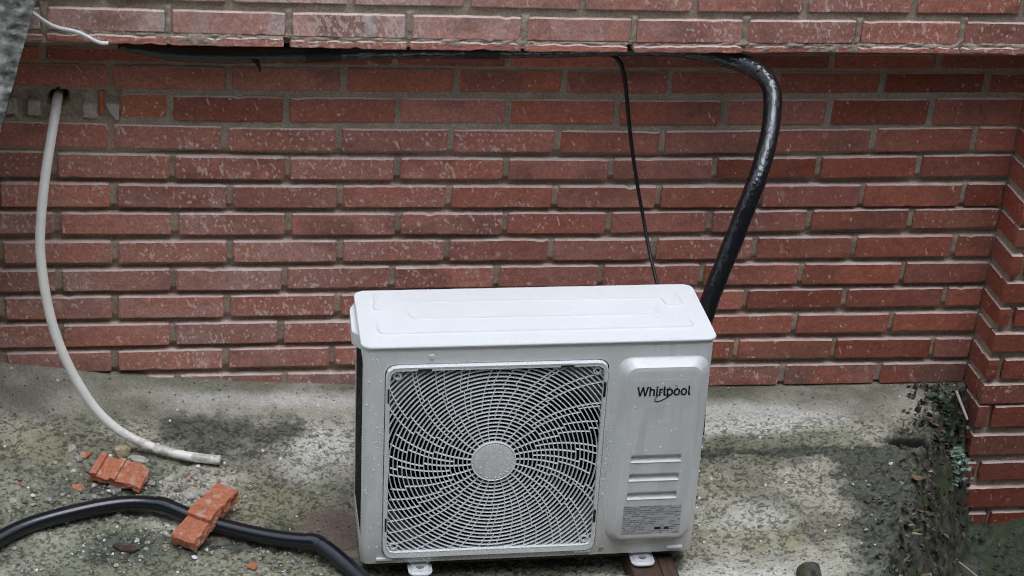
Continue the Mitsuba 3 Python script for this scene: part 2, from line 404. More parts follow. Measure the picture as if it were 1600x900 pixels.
# ------------------------------------------------------------------ bricks
def brick(L, H, D, seed, chips=1.0, uvv=(.5, .5), chip_top=0.0, jag=1.0):
    """one brick: x 0..L, z 0..H, front at y = 0 with worn edges, back at y = D"""
    r = np.random.default_rng(seed)
    nx = max(3, int(round(L / .016))); nz = 4 if H > .03 else 3
    xs, zs = np.linspace(0, L, nx + 1), np.linspace(0, H, nz + 1)
    X, Z = np.meshgrid(xs, zs, indexing='ij')
    e = .0028
    Xf = e + X * (L - 2 * e) / L; Zf = e + Z * (H - 2 * e) / H
    Yf = np.zeros_like(X) + r.normal(0, .00025, X.shape)
    per = [(a, 0) for a in range(nx + 1)] + [(nx, b) for b in range(1, nz + 1)] + [(a, nz) for a in range(nx - 1, -1, -1)] + [(0, b) for b in range(nz - 1, 0, -1)]
    bt, ct = r.normal(0, .0004 * jag, (nx + 1, 2)), r.normal(0, .0005 * jag, (nz + 1, 2))
    if chips:
        for _ in range(r.poisson(.40 * chips)):
            k = r.integers(0, nx + 1); bt[k, r.integers(0, 2)] += r.uniform(.0012, .004)
    if chip_top:
        bt[:, 1] += np.abs(r.normal(0, chip_top, nx + 1))
    inner, outer = [], []
    for a, b in per:
        x, z = Xf[a, b], Zf[a, b]
        if b == 0: z += max(bt[a, 0], -.001)
        if b == nz: z -= max(bt[a, 1], -.001)
        if a == 0: x += max(ct[b, 0], -.001)
        if a == nx: x -= max(ct[b, 1], -.001)
        Xf[a, b], Zf[a, b] = x, z
        cx = -e if a == 0 else (e if a == nx else 0)
        cz = -e if b == 0 else (e if b == nz else 0)
        k = .45 if (cx and cz) else .9
        outer.append((x + cx * k, .0026, z + cz * k))
    F = np.stack([Xf, Yf, Zf], -1).reshape(-1, 3)
    nf = len(F); n = len(per)
    O = np.array(outer); Bk = O.copy(); Bk[:, 1] = D
    v = np.vstack([F, O, Bk, [[L / 2, D, H / 2]]])
    fs = []
    for a in range(nx):
        for b in range(nz):
            q = [a * (nz + 1) + b, (a + 1) * (nz + 1) + b, (a + 1) * (nz + 1) + b + 1, a * (nz + 1) + b + 1]
            fs += [(q[0], q[1], q[2]), (q[0], q[2], q[3])]
    pid = [a * (nz + 1) + b for a, b in per]
    for k in range(n):
        m_ = (k + 1) % n
        fs += [(pid[k], nf + k, nf + m_), (pid[k], nf + m_, pid[m_])]
        fs += [(nf + k, nf + n + k, nf + n + m_), (nf + k, nf + n + m_, nf + m_)]
        fs += [(nf + n + k, nf + 2 * n, nf + n + m_)]
    m = trimesh.Trimesh(v, np.array(fs), process=False)
    return m, np.tile(uvv, (len(v), 1))

def put_brick(parent, x0, x1, z0, z1, y, seed, uvv, D=.06, name='brick', tilt=None, chips=1.0, side=None, slope=0.0, chip_top=0.0, jag=1.0):
    """side='left' lays the brick in a face that looks along -x: x0, x1 then run along y (from front to wall) at x = y"""
    r = np.random.default_rng(seed + 999)
    m, uv = brick(x1 - x0, z1 - z0, D, seed, chips, uvv, chip_top, jag)
    t = r.normal(0, .0028, 2) if tilt is None else tilt
    m.apply_transform(trimesh.transformations.rotation_matrix(t[0] + slope, (0, 1, 0), (0, 0, 0)))
    m.apply_transform(trimesh.transformations.rotation_matrix(t[1], (0, 0, 1), (0, 0, 0)))
    if side == 'left':
        m.apply_transform(trimesh.transformations.rotation_matrix(-math.pi / 2, (0, 0, 1)))
        m.apply_translation((y, x1, z0))
    else:
        m.apply_translation((x0, y + r.normal(0, .0009), z0))
    return obj(name, m, 'brick_material', parent, uv=uv)

ROWS = {  # course: perpends along the wall, (top, bottom) of the brick faces at x = -.5, .3, 1.2, 2.1
 'A': ([-.889,-.639,-.389,-.139,.112,.362,.613,.864,1.114,1.365,1.615,1.873], [(.9035,.8732),(.8968,.866),(.8989,.8663),(.9114,.8753)]),
 'B': ([-.75,-.5,-.25,0,.251,.501,.75,.995,1.24,1.493,1.746,2.002], [(.8639,.8156),(.8591,.8037),(.8588,.8031),(.8638,.8158)]),
 'C': ([-.874,-.624,-.374,-.124,.126,.377,.624,.873,1.124,1.376,1.628,1.878], [(.8047,.7386),(.7896,.7302),(.7878,.7279),(.8021,.7332)]),
 'D': ([-.753,-.503,-.253,-.003,.243,.494,.747,.993,1.239,1.494,1.749,1.999], [(.7358,.675),(.7156,.6603),(.7119,.6567),(.7285,.6667)]),
 'E': ([-.877,-.627,-.377,-.127,.128,.382,.629,.878,1.125,1.373,1.625,1.875], [(.6642,.5994),(.645,.591),(.6409,.5902),(.6553,.5986)]),
 'F': ([-.751,-.501,-.251,-.001,.254,.501,.75,.998,1.245,1.491,1.745,2.001], [(.5864,.526),(.5751,.5207),(.5725,.5183),(.5806,.5196)]),
 'G': ([-.875,-.625,-.375,-.125,.132,.387,.638,.886,1.133,1.378,1.624,1.879], [(.5124,.4617),(.5055,.4514),(.5053,.4507),(.5133,.4614)]),
 'H': ([-.751,-.501,-.251,-.001,.254,.505,.755,.999,1.25,1.498,1.747,2.005], [(.4382,.3844),(.4353,.3817),(.436,.3809),(.441,.3825)]),
 'I': ([-.877,-.627,-.377,-.127,.127,.38,.628,.876,1.128,1.375,1.625,1.884], [(.3644,.3111),(.3651,.3108),(.3658,.3103),(.3666,.3099)]),
 'J': ([-.755,-.505,-.255,-.005,.249,.505,.752,1.0,1.247,1.495,1.747,2.007], [(.2984,.2392),(.2953,.2399),(.2943,.2418),(.296,.2449)]),
 'K': ([-.879,-.629,-.379,-.129,.124,.374,.625,.876,1.127,1.378,1.629,1.879], [(.2241,.1631),(.2235,.1678),(.2241,.1715),(.2262,.1735)]),
 'L': ([-.759,-.509,-.259,-.009,.245,.496,.744,.993,1.241,1.489,1.741,2.002], [(.1505,.0934),(.1531,.1021),(.1574,.1078),(.1517,.0948)]),
 'M': ([-.867,-.617,-.367,-.117,.133,.383,.63,.877,1.124,1.371,1.619,1.871], [(.0802,.0253),(.0843,.0257),(.084,.0246),(.0806,.0235)]),
}
RX = [-.5, .3, 1.2, 2.1]
# upper courses are pointed flush, lower ones raked back
wall = thing('brick_wall', 'main red brick wall under the overhang, behind the outdoor unit and pipes', 'wall')
sd = 100
for ci, (row, (js, tb)) in enumerate(ROWS.items()):
    ends = [-1.0] + js + [2.106]
    for a, b in zip(ends[:-1], ends[1:]):
        xa, xb = a + .0068 + rng.uniform(-.0012, .0012), b - .0068 + rng.uniform(-.0012, .0012)
        if b == 2.106: xb = 2.104
        if xb - xa < .03: continue
        za, zb = np.interp([xa, xb], RX, [t[0] for t in tb]), np.interp([xa, xb], RX, [t[1] for t in tb])
        top, bot = za.mean(), zb.mean()
        slope = -(za[1] - za[0] + zb[1] - zb[0]) / 2 / (xb - xa)
        sd += 1
        mid = (xa + xb) / 2
        tone = np.clip(rng.normal(.72, .24) - .50 * max(0, mid - .9), 0, 1)
        bloom = np.clip(.95 - .46 * max(mid, -.2) + rng.normal(0, .10), .10, 1) * (1.1 if ci > 5 else (.10 if ci < 3 else .70))
        if row == 'C' and xb < .14:
            if xb > 0:                                  # broken brick, then hollow ends and mortar
                put_brick(wall, .018, .119, top - .058, top, .001, sd, (2.2, .35), chips=5, jag=3, slope=slope)
                sd += 1
                put_brick(wall, -.027, -.014, top - .052, top + .002, .004, sd, (2.1, .1), chips=2, jag=2)
            elif xb < -.3:
                put_brick(wall, xa, xb, bot, top, .0, sd, (tone, bloom), slope=slope)
            continue
        z0 = bot + (slope * -(xb - xa) / 2 if False else 0) + slope * (xb - xa) / 2
        put_brick(wall, xa, xb, z0, z0 + (top - bot), .0, sd, (tone, float(np.clip(bloom, 0, 1))), slope=slope)

# mortar body of the wall: a relief sheet with depth behind it, with the hole of the drain pipe
def relief(x0, x1, z0, z1, step, fn, yback):
    xs, zs = np.arange(x0, x1 + step / 2, step), np.arange(z0, z1 + step / 2, step)
    X, Z = np.meshgrid(xs, zs, indexing='ij')
    Yv = fn(X, Z)
    v = np.stack([X, Yv, Z], -1).reshape(-1, 3)
    ni, nj = X.shape
    i, j = np.meshgrid(np.arange(ni - 1), np.arange(nj - 1), indexing='ij')
    q = np.stack([i * nj + j, (i + 1) * nj + j, (i + 1) * nj + j + 1, i * nj + j + 1], -1).reshape(-1, 4)
    m = trimesh.Trimesh(v, np.vstack([q[:, [0, 1, 2]], q[:, [0, 2, 3]]]), process=False)
    return cat_([m, bx(x0, x1, yback, yback + .08, z0, z1)])

def wall_mortar(X, Z):
    P = np.stack([X, Z, np.zeros_like(X)], -1)
    flush = np.clip((Z - .648 - .02 * (meshkit.noise(P * 5, 2) - .5)) / .02, 0, 1)
    inrow = np.zeros_like(X)
    for js, tb in ROWS.values():
        t_, b_ = np.interp(X, RX, [q[0] for q in tb]), np.interp(X, RX, [q[1] for q in tb])
        inrow = np.maximum(inrow, np.clip((t_ + .001 - Z) / .003, 0, 1) * np.clip((Z - b_ - .001) / .003, 0, 1))
    raked = .019 * (1 - inrow) + (.0075 + .004 * (meshkit.fbm(P * 24, 2, 19) - .5)) * inrow
    y = raked * (1 - flush) + .0042 * flush + (.0030 - .0012 * flush) * (meshkit.fbm(P * 90, 3, 4) - .5) + .004 * (meshkit.fbm(P * 18, 2, 9) - .5) * (1 - .6 * flush)
    patch = (X > -.24) & (X < .02) & (Z > .735) & (Z < .80)
    y = np.where(patch, .007 + .026 * (meshkit.fbm(P * 55, 3, 14) - .45), y)
    d = np.hypot((X + .1125) * .9, Z - .783)
    return np.where(d < .0185 + .006 * (meshkit.noise(P * 70, 5) - .5), .09, y)

obj('mortar', relief(-1.0, 2.12, -.02, .96, .0046, wall_mortar, .11), 'mortar_material', wall, smooth=True)
def frag(x0, x1, z0, z1, y, seed, cut=None):
    m = rbox(x0, x1, y, y + .03, z0, z1, .003)
    m = m.subdivide().subdivide()
    m = m.subdivide()
    m.vertices = m.vertices + .009 * (np.stack([meshkit.fbm(np.array(m.vertices) * 95, 3, seed + k) for k in range(3)], -1) - .5)
    return m
for k, (a, b, c, d) in enumerate([(-.236, -.199, .747, .779), (-.177, -.150, .744, .777), (-.060, -.030, .738, .771)]):
    key = obj('block_end', frag(a, b, c, d, -.0025, 50 + k), 'pale_block_material', wall)
    if k == 0: labels[key] = {'label': 'pale broken hollow block end beside the pipe hole'}
tri = trimesh.creation.extrude_polygon(Polygon([(-.012, .772), (.016, .772), (.016, .735), (.008, .737), (-.002, .752)]), .03)
tri.apply_transform(trimesh.transformations.rotation_matrix(math.pi / 2, (1, 0, 0))); tri.apply_translation((0, .027, 0))
obj('block_end', tri, 'pale_block_material', wall)

# ------------------------------------------------------------------ overhanging wall above
OV = -.11
over = thing('overhanging_brick_wall', 'lighter overhanging brick wall across the top with chipped lower edge', 'wall')
PJ = [-.885, -.632, -.379, -.125, .125, .373, .626, .873, 1.115, 1.365, 1.623, 1.866, 2.115, 2.365, 2.615]
QJ = [-.752, -.502, -.252, -.002, .252, .502, .748, .995, 1.245, 1.493, 1.743, 1.998, 2.25, 2.5]
def ip(x, tab): return float(np.interp(x, [t[0] for t in tab], [t[1] for t in tab]))
Pt = [(-.08,1.0290), (.17,1.0243), (.44,1.0244), (.78,1.0227), (.98,1.0205), (1.27,1.0222), (1.56,1.0255), (1.93,1.0267)]
Pb = [(-.09,.9805), (.11,.9765), (.44,.9705), (.78,.9705), (.99,.9672), (1.27,.9684), (1.57,.9725), (1.94,.9747)]
Lt = [(-.09,.9740), (.11,.9720), (.44,.9663), (.78,.9660), (.99,.9632), (1.27,.9644), (1.57,.9675), (1.94,.9701)]
Lb = [(-.15,.9575), (.11,.9491), (.44,.9463), (.78,.9448), (.99,.9445), (1.28,.9466), (1.57,.9502), (1.95,.9534)]
Qb = [(.04,1.047), (.17,1.0465), (.44,1.044), (.71,1.0436), (.98,1.0411), (1.27,1.0407), (1.55,1.0432), (1.93,1.0477)]
def course(js, zb, zt, seed, parent, blo=1.0, y=OV, **kw):
    keys = []
    for n, (a, b) in enumerate(zip(js[:-1], js[1:])):
        xa, xb = a + .0068 + rng.uniform(-.001, .001), b - .0068 + rng.uniform(-.001, .001)
        zba, zbb = zb(xa), zb(xb); zta, ztb = zt(xa), zt(xb)
        sl = -((zbb - zba) + (ztb - zta)) / 2 / (xb - xa)
        mid = (xa + xb) / 2
        tone = np.clip(rng.normal(.68, .2), 0, 1); bl = np.clip((1.55 - .50 * max(mid, 0)) * blo + rng.normal(0, .12), .15, 1.7)
        if kw.get('fresh') == n: tone, bl = 1.99 + .2, .2
        put_brick(parent, xa, xb, zba, zba + ((zta - zba) + (ztb - zbb)) / 2, y, seed + n, (float(tone), float(bl)), slope=sl, **{k: v for k, v in kw.items() if k != 'fresh'})
course(PJ, lambda x: ip(x, Pb), lambda x: ip(x, Pt), 3000, over, 1.0, chips=2.0)
course(QJ, lambda x: ip(x, Qb), lambda x: ip(x, Qb) + .058, 3100, over, 1.0)
for k in range(1, 5):
    js = [v + (.0 if k % 2 == 0 else -.1245) for v in QJ]
    course(js, lambda x: ip(x, Qb) + .0735 * k, lambda x: ip(x, Qb) + .0735 * k + .058, 3200 + 50 * k, over, .9)
# thin slips that close the lower edge
for n, (a, b) in enumerate(zip(PJ[:-1], PJ[1:])):
    xa, xb = a + .0025, b - .0025
    if abs(b - .373) < .01 or abs(b - 1.115) < .01: xb -= .0075
    z0, z1 = ip((xa + xb) / 2, Lb), ip((xa + xb) / 2, Lt)
    sl = -(ip(xb, Lb) - ip(xa, Lb)) / (xb - xa)
    put_brick(over, xa, xb, ip(xa, Lb), ip(xa, Lb) + z1 - z0, OV - .002, 3500 + n, (float(np.clip(rng.normal(.9, .08), 0, 1)), float(np.clip(.8 - .2 * a, .2, .9))), D=.1, name='edge_slip', slope=sl, chips=2, chip_top=.0022, jag=1.3)
def over_mortar(X, Z):
    P = np.stack([X, Z, np.ones_like(X)], -1)
    lip = np.interp(X, [t[0] for t in Pb], [t[1] for t in Pb])
    low = Z < lip + .002
    y = OV + .0075 + .003 * (meshkit.fbm(P * 80, 3, 5) - .5) + .004 * (meshkit.fbm(P * 16, 2, 6) - .5)
    perp = np.min(np.abs(X[..., None] - np.array(PJ)), -1) < .008
    y = np.where(perp & (Z < lip + .06), OV + .001 + .007 * (meshkit.fbm(P * 95, 3, 7) - .5), y)
    yl = OV + .001 + .012 * (meshkit.fbm(P * [55, 120, 1], 3, 8) - .52)
    y = np.where(low, yl, y)
    gap = (np.abs(X - .3675) < .006) | (np.abs(X - 1.1085) < .006)
    return np.where(gap & (Z < lip - .004), OV + .075, y)
mo = relief(-1.0, 2.7, .953, 1.42, .0045, over_mortar, OV + .09)
obj('mortar', mo, 'mortar_material', over, smooth=True)
obj('soffit', bx(-1.0, 2.7, OV + .03, .13, .966, 1.42), 'mortar_material', over)

# ------------------------------------------------------------------ pillar on the right
pil = thing('brick_pillar', 'shaded brick pillar at the right edge, its foot in the pit', 'pillar')
tops = [.0806 + .0720 * k for k in range(12)]
tops = {k: np.interp(2.1, [2.0, 2.2], [t, t]) for k, t in enumerate(tops)}
wt = [ROWS[r][1][3] for r in 'MLKJIHGFEDCBA']
levels = [(b, t) for t, b in wt] + []
low = [(-.0455, .0165), (-.1305, -.0690), (-.2080, -.1525), (-.2900, -.2280), (-.3640, -.3070), (-.4400, -.3790)]
seedp = 5000
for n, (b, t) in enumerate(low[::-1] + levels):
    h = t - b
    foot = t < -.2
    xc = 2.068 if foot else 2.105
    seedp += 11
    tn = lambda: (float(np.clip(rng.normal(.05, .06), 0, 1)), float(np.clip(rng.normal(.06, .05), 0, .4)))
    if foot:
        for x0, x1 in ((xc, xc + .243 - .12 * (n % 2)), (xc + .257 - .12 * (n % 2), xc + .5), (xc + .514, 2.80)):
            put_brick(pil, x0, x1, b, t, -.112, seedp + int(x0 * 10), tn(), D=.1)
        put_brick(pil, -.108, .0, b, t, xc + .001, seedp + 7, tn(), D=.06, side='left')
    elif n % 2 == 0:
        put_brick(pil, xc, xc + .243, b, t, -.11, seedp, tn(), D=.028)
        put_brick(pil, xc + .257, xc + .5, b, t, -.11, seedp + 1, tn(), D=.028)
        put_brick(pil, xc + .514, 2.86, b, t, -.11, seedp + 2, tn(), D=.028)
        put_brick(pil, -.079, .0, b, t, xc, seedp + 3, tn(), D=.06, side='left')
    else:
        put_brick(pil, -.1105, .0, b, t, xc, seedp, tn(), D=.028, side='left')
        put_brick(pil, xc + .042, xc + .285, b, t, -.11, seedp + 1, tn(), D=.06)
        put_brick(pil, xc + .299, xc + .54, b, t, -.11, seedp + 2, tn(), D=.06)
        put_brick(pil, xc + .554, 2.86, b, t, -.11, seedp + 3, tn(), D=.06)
def pil_mortar(X, Z):
    P = np.stack([X, Z, 2 * np.ones_like(X)], -1)
    return OV + .014 + .003 * (meshkit.fbm(P * 80, 3, 5) - .5)
pm = relief(2.113, 2.86, -.48, .96, .008, pil_mortar, OV + .03)
side = relief(-.100, .06, -.48, .96, .008, lambda X, Z: 2.114 + .003 * (meshkit.fbm(np.stack([X, Z, 0 * X], -1) * 80, 3, 6) - .5), 2.2)
v = side.vertices.copy(); side.vertices = np.stack([v[:, 1], v[:, 0], v[:, 2]], -1); side.invert()
obj('mortar', cat_([pm, side]), 'mortar_material', pil, smooth=40)

# ------------------------------------------------------------------ unseen walls added behind the viewer and at the right to block low sky
yard = thing('added_sky_block', 'plain dark building added unseen behind the viewer to block the low sky', 'building')
obj('wall', bx(-7, 9, -5.6, -5.3, -.8, 5.4), 'render_coat_material', yard)
obj('added_wing_wall', bx(2.86, 3.16, -4.6, -.118, -.8, 2.0), 'render_coat_material', yard)  # unseen, added to shade the right side
obj('coping', bx(-7.05, 9.05, -5.64, -5.26, 5.4, 5.48), 'mortar_material', yard)

# ------------------------------------------------------------------ leaning stone slab at the upper left
def slab():
    pts = [(-.1265, 1.094), (-.210, .815), (-.460, -.06), (-1.25, .06), (-.85, 1.62), (.03, 1.62)]
    poly = Polygon(pts)
    m = trimesh.creation.extrude_polygon(poly, .075)
    m.apply_transform(trimesh.transformations.rotation_matrix(math.pi / 2, (1, 0, 0)))
    m.apply_translation((0, -.205, 0))
    m = m.subdivide_to_size(.02, max_iter=9)
    v = np.array(m.vertices)
    n = m.vertex_normals
    front = np.clip(-n[:, 1], 0, 1)
    ax = np.stack([v[:, 0] * .9 + v[:, 2] * .43, -v[:, 0] * .43 + v[:, 2] * .9, v[:, 1]], -1)
    h = meshkit.fbm(ax * [42, 60, 42], 3, 3) - .5
    v = v + n * (.017 * h + .012 * (meshkit.fbm(v * 9, 2, 4) - .5))[:, None] * (.35 + .65 * front)[:, None]
    m.vertices = v
    return m
sm = slab().subdivide_to_size(.01, max_iter=8)
v = np.array(sm.vertices); ax = np.stack([v[:, 0] * .9 + v[:, 2] * .43, -v[:, 0] * .43 + v[:, 2] * .9, v[:, 1]], -1)
sm.vertices = v + np.array([0, -1, 0]) * (.014 * (meshkit.fbm(ax * [75, 105, 75], 3, 13) - .5))[:, None]
sm.apply_translation((0, .018, 0))
tag(obj('stone_slab', sm, 'stone_material', smooth=50), 'rough grey stone slab leaning in the upper left corner', 'stone slab')
# ------------------------------------------------------------------ air conditioner outdoor unit
RU = np.array([[.99962, .018, -.021], [-.01753, .9996, .02199], [.02139, -.02162, .99954]])
MU = np.eye(4); MU[:3, :3] = RU; MU[:3, 3] = (.870, -.648, .005)
W2, DEP, HT = .360, .240, .523
unit = thing('air_conditioner_unit', 'white outdoor air conditioning unit with round spoked fan guard, wet with rain', 'air conditioner')
def part(name, mesh, mat, parent=unit, smooth=30, uv=None):
    mesh = mesh.copy(); mesh.apply_transform(MU)
    return obj(name, mesh, mat, parent, smooth, uv)
def rrect(x0, x1, y0, y1, r, seg=7):
    return sbox(x0 + r, y0 + r, x1 - r, y1 - r).buffer(r, quad_segs=seg)
def cs(poly):
    rings = [np.array(poly.exterior.coords)[:-1]] + [np.array(h.coords)[:-1] for h in poly.interiors]
    return m3.CrossSection(rings, m3.FillRule.EvenOdd)
def ext_z(poly, z0, z1): return m3.Manifold.extrude(cs(poly), z1 - z0).translate((0, 0, z0))
def ext_y(poly, y0, y1):
    """poly in (x, z), extruded from y0 to y1"""
    return m3.Manifold.extrude(cs(poly), y1 - y0).rotate((90, 0, 0)).translate((0, y1, 0))
FC = (-.0865, .2455)                                       # fan centre
fan_sq = rrect(FC[0] - .2285, FC[0] + .2285, FC[1] - .2315, FC[1] + .2345, .022)
body = ext_z(rrect(-.358, .358, 0, DEP, .017), 0, .508) - ext_z(rrect(-.354, .354, .004, DEP - .004, .013), -.01, .506)
body = body - ext_y(fan_sq, -.02, .03)
body = body - m3.Manifold.cube((.05, DEP - .05, .44)).translate((-.385, .022, .035))
body = body - m3.Manifold.cube((.55, .05, .44)).translate((-.33, DEP - .03, .035))
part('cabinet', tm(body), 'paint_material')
# recessed plate with the round throat
throat = fan_sq.buffer(-.0008).difference(Point(FC).buffer(.2355, quad_segs=24))
for g in throat.geoms: part('corner_plate', tm(ext_y(g, .022, .025)), 'corner_material', smooth=False)
ringp = Point(FC).buffer(.238, quad_segs=24).difference(Point(FC).buffer(.2355, quad_segs=24)).intersection(fan_sq.buffer(-.002))
ringp = max(getattr(ringp, 'geoms', [ringp]), key=lambda g: g.area) if False else ringp
for g in getattr(ringp, 'geoms', [ringp]): part('shroud_piece', tm(ext_y(g, .0192, .09)), 'dark_plastic_material')
part('inner_panel', tm(ext_y(sbox(-.345, .02, .150, .50), .12, .124)), 'black_plastic_material', smooth=False)
part('inner_divider', bx(.150, .153, .012, .2, .01, .50), 'black_plastic_material', smooth=False)
# fan with three swept blades
fan = part('fan', tm(m3.Manifold.cylinder(.05, .045, .04, 40).rotate((-90, 0, 0)).translate((FC[0], .045, FC[1]))), 'dark_plastic_material')
for k in range(3):
    th0 = k * 2 * math.pi / 3 + .5
    n1, n2 = 14, 10
    vs = []
    for a in range(n1 + 1):
        r = .04 + (.205 - .04) * a / n1
        for b in range(n2 + 1):
            sp = (.55 + .5 * a / n1) * (b / n2 - .5)
            th = th0 + sp - .9 * (a / n1)
            vs.append((FC[0] + r * math.cos(th), .068 + .045 * (b / n2 - .5), FC[1] + r * math.sin(th)))
    vs = np.array(vs); fs = []
    for a in range(n1):
        for b in range(n2):
            q = [a * (n2 + 1) + b, (a + 1) * (n2 + 1) + b, (a + 1) * (n2 + 1) + b + 1, a * (n2 + 1) + b + 1]
            fs += [(q[0], q[1], q[2]), (q[0], q[2], q[3])]
    fs = np.array(fs); o = len(vs)
    part('blade', trimesh.Trimesh(np.vstack([vs, vs + [0, .003, 0]]), np.vstack([fs, fs[:, ::-1] + o]), process=False), 'dark_plastic_material', fan)
# condenser coil seen through the open left side
coil = part('condenser_coil', bx(-.3525, -.335, .024, DEP - .014, .02, .495), 'black_plastic_material', smooth=False)
fins = cat_([bx(-.3565, -.3526, .03 + .0062 * k, .0318 + .0062 * k, .04, .47) for k in range(30)])
k_ = part('fin_stack', fins, 'fin_material', coil, smooth=False); labels[k_] = {'label': 'thin dark fins of the coil', 'kind': 'stuff'}
part('base_pan', tm(ext_z(rrect(-.335, .335, .022, DEP - .02, .01), -.022, .012)), 'dark_plastic_material', smooth=False)
# fan guard: frame, rings, spokes, hub
fr_o, fr_i = rrect(FC[0] - .2268, FC[0] + .2268, FC[1] - .2298, FC[1] + .2328, .021), rrect(FC[0] - .2185, FC[0] + .2185, FC[1] - .2150, FC[1] + .2230, .015)
def bevel_ring(o, i, y_out, y_lip, y_in):
    n = 160
    def samp(pl, m=n):
        c = pl.exterior; ang = np.linspace(0, 2 * math.pi, m, endpoint=False) ; out = []
        for a in ang:
            ray = LineString([FC, (FC[0] + math.cos(a), FC[1] + math.sin(a))]).intersection(c)
            out.append((ray.x, ray.y) if ray.geom_type == 'Point' else tuple(ray.geoms[0].coords[0]))
        return np.array(out)
    loops = [(samp(o), .004), (samp(o), y_out), (samp(o.buffer(-.0022)), y_lip), (samp(i.buffer(.0016)), y_lip + .0012), (samp(i), y_in - .008), (samp(i), .010)]
    v = np.vstack([np.stack([p[:, 0], np.full(n, y), p[:, 1]], -1) for p, y in loops]); f = []
    for L in range(len(loops) - 1):
        for k in range(n):
            a, b = L * n + k, L * n + (k + 1) % n
            f += [(a, b + n, a + n), (a, b, b + n)]
    return trimesh.Trimesh(v, np.array(f), process=False)
grd = part('fan_guard', bevel_ring(fr_o, fr_i, -.003, -.0085, .0), 'guard_material', smooth=35)
lim = fr_i.buffer(.002)
YG = -.0015
def strip(pts, w, y0, y1):
    """a thin bar along a 2D path (x, z) with a rounded front"""
    p = np.asarray(pts, float); t = np.gradient(p, axis=0); t /= np.linalg.norm(t, axis=1, keepdims=True); nn = np.stack([-t[:, 1], t[:, 0]], -1)
    prof = [(-w / 2, y1), (-w / 2, y0 + w * .35), (-w * .22, y0), (w * .22, y0), (w / 2, y0 + w * .35), (w / 2, y1)]
    v = np.stack([np.stack([p[:, 0] + nn[:, 0] * a, np.full(len(p), y), p[:, 1] + nn[:, 1] * a], -1) for a, y in prof], 1)
    n, m = len(p), len(prof)
    i, j = np.meshgrid(np.arange(n - 1), np.arange(m), indexing='ij')
    q = np.stack([i * m + j, (i + 1) * m + j, (i + 1) * m + (j + 1) % m, i * m + (j + 1) % m], -1).reshape(-1, 4)
    f = np.vstack([q[:, [0, 1, 2]], q[:, [0, 2, 3]], [[0, 1, 2], [0, 2, 3], [0, 3, 4], [0, 4, 5]], [[(n - 1) * m + k for k in (0, 2, 1)], [(n - 1) * m + k for k in (0, 3, 2)], [(n - 1) * m + k for k in (0, 4, 3)], [(n - 1) * m + k for k in (0, 5, 4)]]])
    return trimesh.Trimesh(v.reshape(-1, 3), f, process=False)
R0, DR = .0465, .0090
for k in range(1, 31):
    r = R0 + DR * k
    n = max(60, int(2 * math.pi * r / .006))
    circ = Point(FC).buffer(r, quad_segs=n // 4).exterior
    inter = circ.intersection(lim)
    segs = [g for g in getattr(inter, 'geoms', [inter]) if g.geom_type in ('LineString', 'LinearRing') and g.length > .006]
    if len(segs) > 1:
        from shapely.ops import linemerge
        mg = linemerge(segs); segs = list(getattr(mg, 'geoms', [mg]))
    segs = [s for s in segs if s.length > .01]
    for s in segs: part('ring', strip(np.array(s.coords), .0023, YG, YG + .0055), 'guard_material', grd, smooth=50)
def spoke(th0, ra, rb, sw=.36):
    rs = np.linspace(ra, rb, max(5, int((rb - ra) / .007)))
    th = th0 - sw * (np.maximum(rs - R0, 0) / .20) ** 1.2
    p = np.stack([FC[0] + rs * np.cos(th), FC[1] + rs * np.sin(th)], -1)
    ins = [lim.contains(Point(q)) for q in p]
    k = 0
    while k < len(ins) and ins[k]: k += 1
    return p[:k] if k > 2 else None
NS = 24
rs_ = np.random.default_rng(5)
snap = lambda r: R0 + DR * round((r - R0) / DR)
for k in range(50):                                        # spokes; most step sideways once on their way out, every second one starts between two others
    th = 2 * math.pi * (k + .3) / 50
    a = R0 - .002 if k % 2 == 0 else snap(.098 + rs_.uniform(-.016, .02))
    cuts = [snap(rs_.uniform(.10, .15)), snap(rs_.uniform(.17, .215))] if k % 2 == 0 else [snap(rs_.uniform(.165, .21))]
    for c in [c for c in cuts if rs_.random() < .75 and c > a + .03] + [.32]:
        p = spoke(th, a, c)
        if p is not None: part('spoke', strip(p, .0025 if a < R0 else .0021, YG + .0004, YG + .005), 'guard_material', grd, smooth=50)
        a = c; th += math.radians(2.6)
hub = [(0, -.0050), (.034, -.0048), (.0415, -.0040), (.0428, -.0022), (.0436, -.0020), (.0455, -.0046), (.0470, -.0040), (.0474, .005)]
ns = 48; hv = []; hf = []
for r, y in hub:
    for k in range(ns): a = 2 * math.pi * k / ns; hv.append((FC[0] + r * math.cos(a), y, FC[1] + r * math.sin(a)))
for L in range(len(hub) - 1):
    for k in range(ns):
        a, b = L * ns + k, L * ns + (k + 1) % ns
        hf += [(a, b + ns, b), (a, a + ns, b + ns)]
k_ = part('hub', trimesh.Trimesh(np.array(hv), np.array(hf), process=False), 'paint_material', grd, smooth=40)
labels[k_] = {'label': 'round grey cap in the middle of the fan guard'}
for sx in (-1, 1):
    for sz in (-1, 1):
        c = (FC[0] + sx * .2035, FC[1] + .0035 + sz * .2055)
        pl = Point(c).buffer(.0085).difference(Point(c).buffer(.0052))
        part('screw_boss', tm(ext_y(pl, -.0035, .005)), 'guard_material', grd)
        part('screw', tm(ext_y(Point(c).buffer(.0050), .000, .003)), 'black_plastic_material', grd, smooth=False)
# clip slots round the guard
for (a, b, c, d) in [(-.3115, -.3062, .395, .428), (-.3115, -.3062, .085, .118), (.1315, .1372, .395, .430), (.1315, .1372, .088, .120), (-.25, -.222, .4675, .4720), (.04, .068, .4675, .4720)]:
    part('clip_slot', tm(ext_y(sbox(a, c, b, d), -.0082, -.0072)), 'black_plastic_material', grd, smooth=False)
